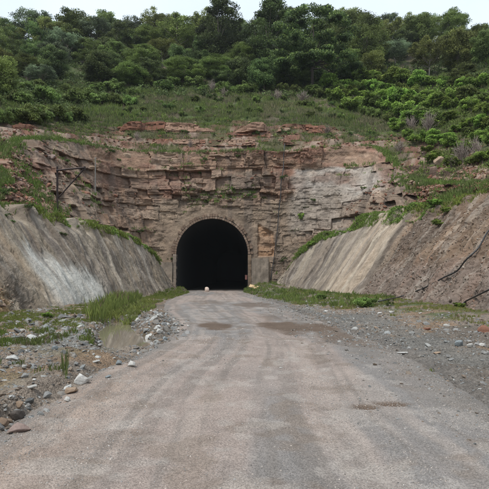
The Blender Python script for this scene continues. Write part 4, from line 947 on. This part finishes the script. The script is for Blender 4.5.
# ------------------------------------------------------------------ trees and shrubs
def leafcloud(cs, rads, nl, leaf, base, seed, flat=.65, upb=.35, tip=None):
    rs_ = np.random.RandomState(seed); n = len(cs)*nl; c = np.repeat(cs, nl, 0); r_ = np.repeat(rads, nl)
    d_ = rs_.normal(size=(n, 3)); d_[:, 2] += .45; d_ /= np.linalg.norm(d_, axis=1)[:, None]
    rr_ = rs_.rand(n)**.45
    lump = 1+.35*(fbm(d_[:, 0]*2.5+c[:, 0], d_[:, 1]*2.5+d_[:, 2]*2+c[:, 1], seed+9, 3)-.5)*2
    p = c+d_*(r_*rr_*lump)[:, None]*np.array([1, 1, flat])
    nn_ = d_*.6+rs_.normal(size=(n, 3))*.6+np.array([0, 0, upb]); nn_ /= np.linalg.norm(nn_, axis=1)[:, None]
    t = np.cross(nn_, rs_.normal(size=(n, 3))); t /= np.linalg.norm(t, axis=1)[:, None]; b = np.cross(nn_, t)
    l_ = leaf*rs_.uniform(.6, 1.3, n)[:, None]
    V = np.stack([p-t*l_*.6, p+b*l_*.36-nn_*l_*.08, p+t*l_*.6, p-b*l_*.36-nn_*l_*.08], 1)
    cf = np.repeat(rs_.uniform(.5, 1.6, (len(cs), 1)), nl, 0)*rs_.uniform(.7, 1.35, (n, 1)); col = np.array(base)[None]*cf
    if tip is not None:
        lit_top = (rs_.rand(n) < .55*(d_[:, 2] > .3))[:, None]; col = np.where(lit_top, np.array(tip)*cf, col)     # lit clump tops painted in as lighter upper leaves
    return V, np.repeat(col[:, None], 4, 1)
def crown_centres(mode, H, Rr, n, rs_):
    a = rs_.uniform(0, 6.283, n)
    if mode == 'round':
        d_ = rs_.normal(size=(n, 3)); d_ /= np.linalg.norm(d_, axis=1)[:, None]; q = rs_.uniform(.35, .95, n)[:, None]
        c = d_*q*np.array([Rr*.85, Rr*.85, H*.42])+np.array([0, 0, H*.52])
    elif mode == 'umbrella':
        r_ = Rr*.95*np.sqrt(rs_.rand(n)); lay = rs_.randint(0, 5, n)
        z = H*(.95-.42*(r_/Rr)**2-lay*.17)+rs_.normal(0, .2, n); c = np.stack([r_*np.cos(a), r_*np.sin(a), np.maximum(z, H*.2)], -1)
    elif mode == 'tall':
        t = rs_.rand(n); r_ = Rr*(.35+.65*np.sin(np.pi*np.clip(t*.9+.1, 0, 1)))*np.sqrt(rs_.uniform(.15, 1, n)); c = np.stack([r_*np.cos(a), r_*np.sin(a), H*(.14+.82*t)], -1)
    elif mode == 'airy':
        d_ = rs_.normal(size=(n, 3)); d_ /= np.linalg.norm(d_, axis=1)[:, None]; q = rs_.uniform(.5, 1.05, n)[:, None]
        c = d_*q*np.array([Rr*.9, Rr*.9, H*.3])+np.array([0, 0, H*.66])
    else:   # bush
        r_ = Rr*.75*np.sqrt(rs_.rand(n)); c = np.stack([r_*np.cos(a), r_*np.sin(a), H*(.22+.5*rs_.rand(n)*(1-.5*(r_/Rr)**2))], -1)
    return c
TRP = {}
def tree_proto(key, mode, H, Rr, ncl, nl, leaf, base, crad, seed, bark=(.13, .105, .085), flat=.65, tip=None, trunk=True, names=('trunk', 'crown')):
    rs_ = np.random.RandomState(seed); cs = crown_centres(mode, H, Rr, ncl, rs_); rads = rs_.uniform(.65, 1.25, ncl)*crad
    V, c = leafcloud(cs, rads, nl, leaf, base, seed, flat, tip=tip)
    me = make_mesh(names[1], V, np.arange(len(V)*4).reshape(-1, 4), c); me.materials.append(M['leaf'])
    mb = MB(); tr = H*.015*(1.25 if mode == 'umbrella' else 1) if trunk else .035
    lean = rs_.normal(0, .04*H, 2); fork = H*(.34 if trunk else .08)
    P0 = [(0, 0, -.6 if trunk else -.2), (lean[0]*.2, lean[1]*.2, fork*.5), (lean[0]*.5, lean[1]*.5, fork)]
    if trunk: mb.tube(P0+[(lean[0], lean[1], H*.66), (lean[0]*1.2, lean[1]*1.2, H*.85)], [tr*1.35, tr, tr*.85, tr*.5, tr*.15], bark, 8)
    order = rs_.permutation(ncl)[:16 if trunk else 8]
    for k_ in order:
        q = cs[k_]; st0 = np.array([lean[0]*.5, lean[1]*.5, fork])*rs_.uniform(.75, 1.3) if trunk else np.array([rs_.normal(0, .06), rs_.normal(0, .06), -.1])
        m_ = st0*.5+q*.5+np.array([rs_.normal(0, .04*H), rs_.normal(0, .04*H), -.03*H*rs_.rand()])
        mb.tube([tuple(st0), tuple(m_), tuple(q)], [tr*.5, tr*.32, tr*.10], bark, 5)
    to = mb.build(names[0], M['bark'], None, smooth=True); tme = to.data; bpy.data.objects.remove(to)
    TRP[key] = (me, tme, H, Rr, names)
DK = (.070, .112, .036); MD = (.135, .195, .055); OLV = (.175, .215, .062); BLU = (.14, .185, .105); BRT = (.14, .235, .045); LT_ = (.12, .16, .055)
tree_proto('umb_big', 'umbrella', 12, 7.5, 190, 230, .26, (.052, .088, .028), 1.2, 1, (.09, .075, .065), .42, tip=(.17, .235, .07))
tree_proto('umb', 'umbrella', 8, 4.6, 80, 200, .25, DK, 1.15, 2, (.09, .075, .065), .5, tip=(.13, .18, .055))
tree_proto('umb_b', 'umbrella', 8, 4.6, 76, 200, .25, MD, 1.15, 12, (.09, .075, .065), .5, tip=(.13, .18, .06))
tree_proto('round', 'round', 9, 4.5, 75, 210, .25, MD, 1.3, 3, tip=(.15, .20, .065))
tree_proto('round_b', 'round', 9, 4.5, 80, 210, .25, DK, 1.25, 4, tip=(.12, .165, .055))
tree_proto('round_c', 'round', 9, 4.5, 70, 200, .26, OLV, 1.3, 5, (.25, .22, .18))
tree_proto('tall', 'tall', 13, 4.4, 110, 220, .26, DK, 1.25, 6, (.14, .12, .1))
tree_proto('tall_b', 'tall', 12, 4.2, 100, 210, .26, MD, 1.35, 7)
tree_proto('airy', 'airy', 9, 4.2, 70, 150, .24, BLU, 1.05, 8, (.24, .21, .18))
tree_proto('airy_b', 'airy', 9, 4.2, 70, 150, .24, OLV, 1.05, 9, (.28, .25, .21))
BN = ('stem', 'foliage')
for i in range(5): tree_proto('bush_bright%d' % i, 'bush', 2.2+.3*(i % 3), 1.5, 30, 120, .17, BRT, .42, 20+i, trunk=False, names=BN, tip=(.20, .30, .06))
for i in range(4): tree_proto('bush_dark%d' % i, 'bush', 2.4, 1.5, 28, 120, .17, MD, .44, 30+i, trunk=False, names=BN)
for i in range(2): tree_proto('bush_mid%d' % i, 'bush', 1.9, 1.5, 28, 120, .16, (.125, .19, .05), .42, 50+i, trunk=False, names=BN)
for i in range(2): tree_proto('bush_small%d' % i, 'bush', 1.0, .8, 8, 70, .11, (.075, .125, .035), .30, 40+i, trunk=False, names=BN)
def plant(key, px, py, hpx, wpx, name, label, cat, group, rot, which=('hill', 'cliff', 'L', 'R', 'ground'), sinkm=.1, maxY=150):
    h_ = hit(px, py, which)
    if h_ is None: return None
    cm, tm, H, Rr, nm = TRP[key]; p = h_[0]; sz = hpx/F*p.y/H; sx = wpx/2/F*p.y/Rr
    o = empty(name, (p.x, p.y, p.z-sinkm*min(1, sz))); o.rotation_euler = (0, 0, rot); o.scale = (sx, sx, sz)
    link(nm[0], tm, None, o); link(nm[1], cm, None, o)
    return tag(o, label, cat, group)
# trees picked out in the photograph: key, px, base, top, width, label
T_ = [
 ('umb_big', 312, 90, 8, 96, 'huge dark spreading tree, the largest, at the front of the forest'),
 ('tall', 221, 68, -3, 46, 'very tall dark tree breaking the skyline left of the huge spreading tree'),
 ('tall', 272, 74, 2, 58, 'broad tall dark tree directly left of the huge spreading tree'),
 ('round', 350, 66, 4, 48, 'rounded tree behind the right side of the huge spreading tree'),
 ('airy', 33, 48, 8, 42, 'rounded hazy tree on the skyline at the far left'),
 ('round', 74, 52, 6, 44, 'rounded light tree on the skyline right of the far left one'),
 ('umb', 40, 62, 24, 40, 'dark flat-topped tree in front of the far left skyline tree'),
 ('round_b', 54, 80, 45, 36, 'small dark rounded tree low on the left of the forest'),
 ('umb_b', 4, 64, 28, 34, 'flat-topped olive tree cut by the left edge'),
 ('round_b', 100, 88, 52, 44, 'wide dark low tree left of centre at the forest foot'),
 ('umb', 117, 62, 24, 42, 'dark umbrella tree left of centre'),
 ('umb', 139, 58, 25, 42, 'dark umbrella tree touching the one to its left'),
 ('round_b', 178, 77, 43, 32, 'compact dark round tree standing apart in the middle of the slope'),
 ('airy_b', 176, 58, 16, 46, 'open tree with pale branches behind the compact dark round tree'),
 ('airy', 182, 30, -3, 30, 'sparse tree poking highest above the ridge left of the very tall one'),
 ('round_b', 240, 92, 54, 34, 'dark bushy tree below the very tall one'),
 ('round_b', 264, 94, 58, 36, 'low dark tree left of the foot of the huge spreading tree'),
 ('airy', 388, 46, 13, 30, 'bluish sparse tree on the skyline right of the gap of sky'),
 ('round', 420, 54, 12, 46, 'rounded tree on the skyline above the dark outcrops'),
 ('airy_b', 429, 78, 38, 38, 'open olive tree standing over the dark outcrops'),
 ('tall_b', 453, 52, 12, 34, 'tall tree on the skyline near the right edge'),
 ('round_c', 458, 74, 26, 46, 'wide olive tree below the tall one near the right edge'),
 ('round', 486, 70, 26, 38, 'rounded tree cut by the right edge'),
 ('tall_b', 368, 74, 17, 40, 'tall green tree right of the huge spreading tree'),
 ('round_b', 403, 60, 28, 30, 'dark round tree left of the one above the outcrops'),
 ('umb_b', 464, 88, 64, 30, 'low flat-topped tree at the right forest foot'),
 ('umb', 150, 84, 56, 32, 'small dark flat-topped tree left of the compact round one'),
 ('round_c', 4, 98, 52, 40, 'bright leafy tree at the left edge in front of the forest'),
]
rs_ = np.random.RandomState(88)
for k_, px, b_, t_, w_, lb in T_: plant(k_, px, b_, b_-t_, w_, 'broadleaf_tree', lb, 'tree', 'trees of the hillside forest', rs_.uniform(0, 6.28))
occ = [(t[1], t[2]) for t in T_]
rows_ = [(46.5, 27, 'along the skyline', 30, 40), (51, 30, 'in the second row below the skyline', 30, 40), (57, 34, 'in the third row down the forest', 30, 38), (64, 38, 'in the middle of the forest', 28, 36), (72, 42, 'in the lower forest', 26, 34), (79, 40, 'near the forest foot', 24, 32), (86, 46, 'along the forest foot', 20, 28)]
keys = ['round', 'round_b', 'umb', 'umb_b', 'round_c', 'tall_b', 'airy', 'airy_b']
word = dict(round='rounded green', round_b='rounded dark', umb='dark flat-topped', umb_b='green flat-topped', round_c='olive rounded', tall_b='tall green', airy='hazy sparse', airy_b='open olive')
for ri, (by, sp, where, hp0, hp1) in enumerate(rows_):
    k = 0
    for px in np.arange(-58, 550, sp):
        px = px+rs_.uniform(-.3, .3)*sp; py = by+rs_.uniform(-2, 2)
        if any(abs(px-a) < 10 and abs(py-b) < 5 for a, b in occ): continue
        if ri >= 4 and (px > 385 or 62 < px < 84): continue
        if ri >= 6 and px > 330: continue
        key = keys[rs_.choice(8, p=[.2, .2, .12, .12, .1, .1, .1, .06] if ri > 1 else [.2, .15, .05, .1, .1, .1, .2, .1])]
        s_ = rs_.uniform(.8, 1.1); hp = rs_.uniform(hp0, hp1)*s_
        if ri == 0: hp = rs_.uniform(22, 36)+(5 if px > 250 else 0); 
        k += 1
        plant(key, px, py, hp, rs_.uniform(30, 42), 'broadleaf_tree', '%s tree, %s from the left of those %s' % (word[key], ordw(k), where), 'tree', 'trees of the hillside forest', rs_.uniform(0, 6.28))
def srow(keysets, n, x0, x1, ya, yb_, h0, h1, fmt, seed, jit=3, asp=(1., 1.6), group='shrubs', cat='shrub', names=('shrub',)):
    r_ = np.random.RandomState(seed); xs_ = np.sort(np.linspace(x0, x1, n)+r_.uniform(-.35, .35, n)*(x1-x0)/max(n-1, 1))
    for i, x in enumerate(xs_):
        hp = r_.uniform(h0, h1); py = np.interp(x, (x0, x1), (ya, yb_))+r_.uniform(-jit, jit)
        plant(keysets[r_.randint(len(keysets))], x, py, hp, hp*r_.uniform(*asp), 'shrub', fmt % ordw(i+1), cat, group, r_.uniform(0, 6.28))
BB = ['bush_bright%d' % i for i in range(5)]; BD = ['bush_dark%d' % i for i in range(4)]; BS = ['bush_small0', 'bush_small1']; BM = ['bush_mid0', 'bush_mid1']
gr_ = 'bright shrubs of the right thicket'
srow(BB, 11, 345, 495, 84, 92, 15, 24, 'bright green shrub, %s from the left in the top row of the right thicket', 1001, 2, group=gr_)
srow(BB+BD[:1], 13, 332, 495, 93, 103, 15, 25, 'bright green shrub, %s from the left in the second row of the right thicket', 1002, 2, group=gr_)
srow(BB+BD[:1], 13, 335, 495, 102, 116, 15, 25, 'green shrub, %s from the left in the third row of the right thicket', 1003, 2, group=gr_)
srow(BB+BD, 11, 355, 495, 110, 132, 14, 23, 'green shrub, %s from the left in the lowest row of the right thicket', 1004, 3, group=gr_)
srow(BB+BM, 10, 372, 495, 122, 138, 12, 19, 'light green shrub, %s from the left below the lowest row of the right thicket', 1007, 4, group=gr_)
srow(BB+BM, 8, 415, 495, 146, 160, 11, 18, 'light green shrub, %s from the left beside the grey leafless shrubs', 1008, 4, group=gr_)
srow(BB+BD[:1], 7, 395, 492, 134, 150, 11, 18, 'green shrub, %s from the left between the right thicket and the grassy bank', 1006, 4, group=gr_)
srow(BB+BD[:1], 6, 425, 495, 158, 172, 9, 16, 'green shrub, %s from the left on the grassy right bank', 1005, 6, group=gr_)
gl = 'shrubs of the left thicket'
srow(BD+BM, 9, -5, 128, 92, 96, 12, 18, 'green shrub, %s from the left in the top row of the left thicket', 1011, 3, group=gl)
srow(BD+BM, 10, -5, 132, 106, 105, 15, 24, 'green shrub, %s from the left in the middle row of the left thicket', 1012, 3, group=gl)
srow(BD+BM, 9, -5, 78, 126, 120, 16, 25, 'green shrub, %s from the left in the front row of the left thicket', 1013, 3, group=gl)
gf = 'shrubs along the forest foot'
srow(BD+BM, 15, 132, 340, 88, 97, 11, 18, 'green shrub, %s from the left along the foot of the central forest', 1021, 3, group=gf)
srow(BD, 13, 125, 330, 78, 86, 11, 17, 'dark shrub, %s from the left just inside the central forest', 1022, 3, group=gf)
gm = 'small shrubs on the grassy belt'
srow(BM+BD[:2]+BS, 14, 125, 385, 111, 118, 6, 12, 'shrub, %s from the left across the middle of the grassy belt', 1034, 4, group=gm)
srow(BS+BD[:1]+BM, 15, 130, 345, 103, 105, 6, 11, 'small shrub, %s from the left high on the grassy belt', 1031, 4, group=gm)
srow(BS, 13, 100, 350, 115, 119, 4, 8, 'small shrub, %s from the left low on the grassy belt', 1032, 3, group=gm)
srow(BS, 11, 130, 400, 134, 139, 4, 8, 'small shrub, %s from the left behind the cliff edge', 1033, 4, group=gm)
# plants rooted in the rock
for (px, py, hp, wp, lb) in [
 (204, 161, 6, 9, 'dark green plant under the cliff lip above the tunnel'), (237, 158, 6, 9, 'green plant under the overhanging brown slab'), (172, 172, 4, 8, 'flat green tuft on the ledge high left of the arch'),
 (185, 190, 5, 9, 'green plant left above the arch crown'), (193, 191, 4, 6, 'small green plant beside the one left above the arch'), (221, 196, 5, 6, 'little green plant straight above the arch crown'),
 (249, 197, 6, 8, 'green plant upper right of the arch'), (264, 200, 5, 9, 'low green plant between the arch and the cable'), (284, 179, 6, 9, 'green plant beside the top of the cable'),
 (201, 175, 5, 9, 'thin green plant in a crack above the arch'), (301, 221, 13, 8, 'tall green plant climbing below the white rock'), (313, 202, 6, 8, 'green plant at the left foot of the white rock'),
 (284, 262, 8, 8, 'green plant at the top end of the right slope near the portal'), (171, 261, 6, 9, 'green plant on the left wall beside the arch'), (159, 262, 5, 8, 'green plant at the far end of the left slope'),
 (363, 190, 6, 8, 'green plant right of the white rock'), (434, 206, 10, 17, 'leafy plant high on the brown right slope'), (447, 214, 9, 14, 'leafy plant below the high one on the brown slope'), (438, 226, 10, 16, 'lowest leafy plant on the brown right slope'),
 (28, 209, 8, 12, 'green plant on the crest of the left slope'), (8, 217, 6, 7, 'small plant on the upper face of the left slope'), (13, 223, 5, 7, 'lower small plant on the upper face of the left slope'), (63, 236, 6, 12, 'green tuft hanging on the face of the left slope'),
 (8, 196, 12, 18, 'dark bush on the red rubble at the left edge'), (67, 163, 6, 9, 'green bush above the steel post'), (110, 153, 6, 12, 'dark green bush at the left of the cliff top'), (119, 161, 4, 6, 'small green bush below the one at the left cliff top'),
 (366, 307, 13, 26, 'broad bright bush at the foot of the right slope'), (390, 306, 7, 9, 'small bush by the lower end of the long pipe'), (459, 308, 8, 13, 'green bush by the short black pipe'), (47, 318, 8, 14, 'green bush at the foot of the left slope'), (321, 300, 9, 13, 'leafy bush in the weeds at the foot of the grey right slope'),
 (140, 233, 5, 9, 'green bush at the crest behind the left slope'), (330, 236, 6, 10, 'green bush on the far crest of the right slope'), (312, 246, 7, 12, 'leafy bush low on the far crest of the right slope')]:
    plant(BM[0] if px in (366, 321) else BB[int(px) % 5] if px in (434, 447, 438, 459, 321, 330, 312, 301, 47) else BS[int(px) % 2], px, py, hp, wp, 'small_plant', lb, 'plant', 'plants rooted in the rock and slopes', px)
# dry twiggy shrubs
def drymesh(seed):
    rs_ = np.random.RandomState(seed); mb = MB()
    for i in range(46):
        a = rs_.uniform(0, 6.28); r_ = rs_.uniform(.1, .9); h_ = rs_.uniform(.8, 2.0)*(1.1-.4*r_); q = (r_*math.cos(a), r_*math.sin(a), h_)
        mb.tube([(q[0]*.1, q[1]*.1, -.1), (q[0]*.5+rs_.normal(0, .06), q[1]*.5, h_*.55), q], [.03, .02, .008], C(.27, .22, .19)*rs_.uniform(.7, 1.3), 3)
        for _ in range(3):
            t = rs_.uniform(.4, .9); b = np.array(q)*t; e_ = b+rs_.normal(0, .22, 3)+np.array([0, 0, .25]); mb.tube([tuple(b), tuple(e_)], [.014, .006], C(.30, .25, .22)*rs_.uniform(.7, 1.3), 3)
    o = mb.build('twigs', M['bark']); me = o.data; bpy.data.objects.remove(o); return me
DRY = [drymesh(i) for i in range(3)]
for i, (px, py, hp, wp, lb) in enumerate([(428, 132, 20, 26, 'grey leafless shrub among the bright thicket of the right bank'), (412, 128, 14, 18, 'brown leafless shrub left of the larger grey one'), (462, 163, 24, 26, 'tall grey leafless shrub on the upper right bank'), (476, 156, 20, 20, 'grey leafless shrub by the right edge of the bank'),
    (452, 170, 14, 18, 'low dry shrub in front of the tall grey one'), (277, 100, 11, 16, 'purplish dry shrub below the low dark tree'), (303, 101, 10, 20, 'dry brown shrub before the huge spreading tree'), (352, 108, 12, 18, 'dry shrub left of the right thicket'), (213, 92, 12, 14, 'dry shrub below the very tall tree'),
    (224, 96, 9, 12, 'low dry shrub on the grass below the very tall tree'), (137, 140, 9, 10, 'dry grey shrub at the left part of the cliff edge'), (190, 147, 8, 9, 'dry grey shrub above the long tan slab'), (400, 152, 12, 18, 'dry shrub over the red rubble heap'), (326, 134, 8, 22, 'low dry shrub behind the right cliff edge'), (62, 118, 8, 12, 'dry shrub in the left thicket'), (29, 84, 12, 14, 'pale dry shrub under the left trees')]):
    h_ = hit(px, py, ('hill', 'cliff', 'R'))
    if h_ is None: continue
    o = link('dry_shrub', DRY[i % 3]); p = h_[0]; o.location = p; o.scale = (wp/2/F*p.y/.95,)*2+(hp/F*p.y/1.9,); o.rotation_euler = (0, 0, i); tag(o, lb, 'dry shrub', 'leafless shrubs')
# undergrowth carpet of the forest
rs_ = np.random.RandomState(901); n = 15000; x = rs_.uniform(-100, 98, n); y = 52+(142-52)*rs_.rand(n)**1.2; k = np.abs(x) < .70*y+2; x, y = x[k], y[k]; z = hill_z(x, y); pyp = HY-(z-CAMZ)/y*F; pxp = CX+x/y*F
lim = np.interp(pxp, [0, 60, 130, 330, 345, 489], [132, 118, 98, 98, 112, 140]); k = (pyp < lim) & (rs_.rand(len(x)) < .35+.65*ss(.42, .55, fbm(x*.12, y*.15, 902, 4))); x, y, z, pxp, pyp = x[k], y[k], z[k], pxp[k], pyp[k]
rd = rs_.uniform(.35, .95, len(x))*(1+ss(80, 110, y)*.3)
Vl, cl = leafcloud(np.stack([x, y, z+rd*.35], -1), rd*1.15, 34, .27, (1, 1, 1), 903, .8)
bright = ss(325, 350, pxp)*ss(78, 86, pyp); cb = mixc(mixc(C(*DK), C(*LT_)*.8, rs_.rand(len(x))*.7), C(*BRT), bright)
cl = cl*np.repeat(cb, 34, 0)[:, None]
u_ = link('undergrowth', make_mesh('undergrowth', Vl, np.arange(len(Vl)*4).reshape(-1, 4), cl), M['leaf']); tag(u_, 'low green undergrowth between the trees', kind='stuff')

# leafy creepers along both crests
def creeper(P_, y0, y1, n, seed, label, vlo):
    rs_ = np.random.RandomState(seed); I_ = np.where((P_[60, :, 1] > y0) & (P_[60, :, 1] < y1))[0]; i = rs_.choice(I_, n); t = vlo+(1.12-vlo)*rs_.rand(n)**.7
    j = np.clip(np.where(t < 1, t*124, 124+(t-1)/.2*10).astype(int), 0, 133); p = P_[j, i]; k = rs_.rand(n) < ss(.43, .56, fbm(p[:, 1]*.8, j*.03, seed+1, 4)); p = p[k]
    rd = rs_.uniform(.06, .26, len(p)); Vl, cl = leafcloud(p+np.array([0, 0, .05]), rd, 22, .085, (1, 1, 1), seed+2, .7)
    cl = cl*np.repeat(mixc(C(.11, .17, .045), C(.17, .26, .055), rs_.rand(len(p))), 22, 0)[:, None]
    return tag(link('creeper', make_mesh('creeper', Vl, np.arange(len(Vl)*4).reshape(-1, 4), cl), M['leaf']), label, kind='stuff')
creeper(PL, 27, 48, 2200, 961, 'leafy bright creeper along the crest of the left slope', .90); creeper(PR, 33, 48.6, 3600, 964, 'leafy green creeper along the crest of the right slope', .82)
# low leafy ground cover on the grass belt and the banks
rs_ = np.random.RandomState(951); n = 22000; x = rs_.uniform(-44, 42, n); y = rs_.uniform(25, 76, n); k = np.abs(x) < .68*y+3; x, y = x[k], y[k]
z, s1, _ = hill_z(x, y, True); rt = ss(4, 14, x)*ss(60, 50, y)
k = (s1 > .5) & (rs_.rand(len(x)) < (.30+.9*rt+.4*ss(-8, -16, x))*ss(.46, .58, fbm(x*.35+3, y*.35, 952, 4))*(1-.8*ss(7.5, 3.5, s1+3*(fbm(x*.2, y*.3, 77, 4)-.5))*ss(.42, .58, fbm(x*.35, y*.8, 76, 5)))); x, y, z, s1 = x[k], y[k], z[k], s1[k]
rd = rs_.uniform(.16, .60, len(x)); Vl, cl = leafcloud(np.stack([x, y, z+rd*.4], -1), rd, 26, .13, (1, 1, 1), 953, .8)
cb = mixc(mixc(C(*MD), C(*BRT), rs_.rand(len(x))), C(.17, .16, .09), (rs_.rand(len(x)) < .12)*.8); cl = cl*np.repeat(cb, 26, 0)[:, None]
tag(link('ground_cover', make_mesh('ground_cover', Vl, np.arange(len(Vl)*4).reshape(-1, 4), cl), M['leaf']), 'low leafy weeds scattered over the grassy slope', kind='stuff')
haze_box()
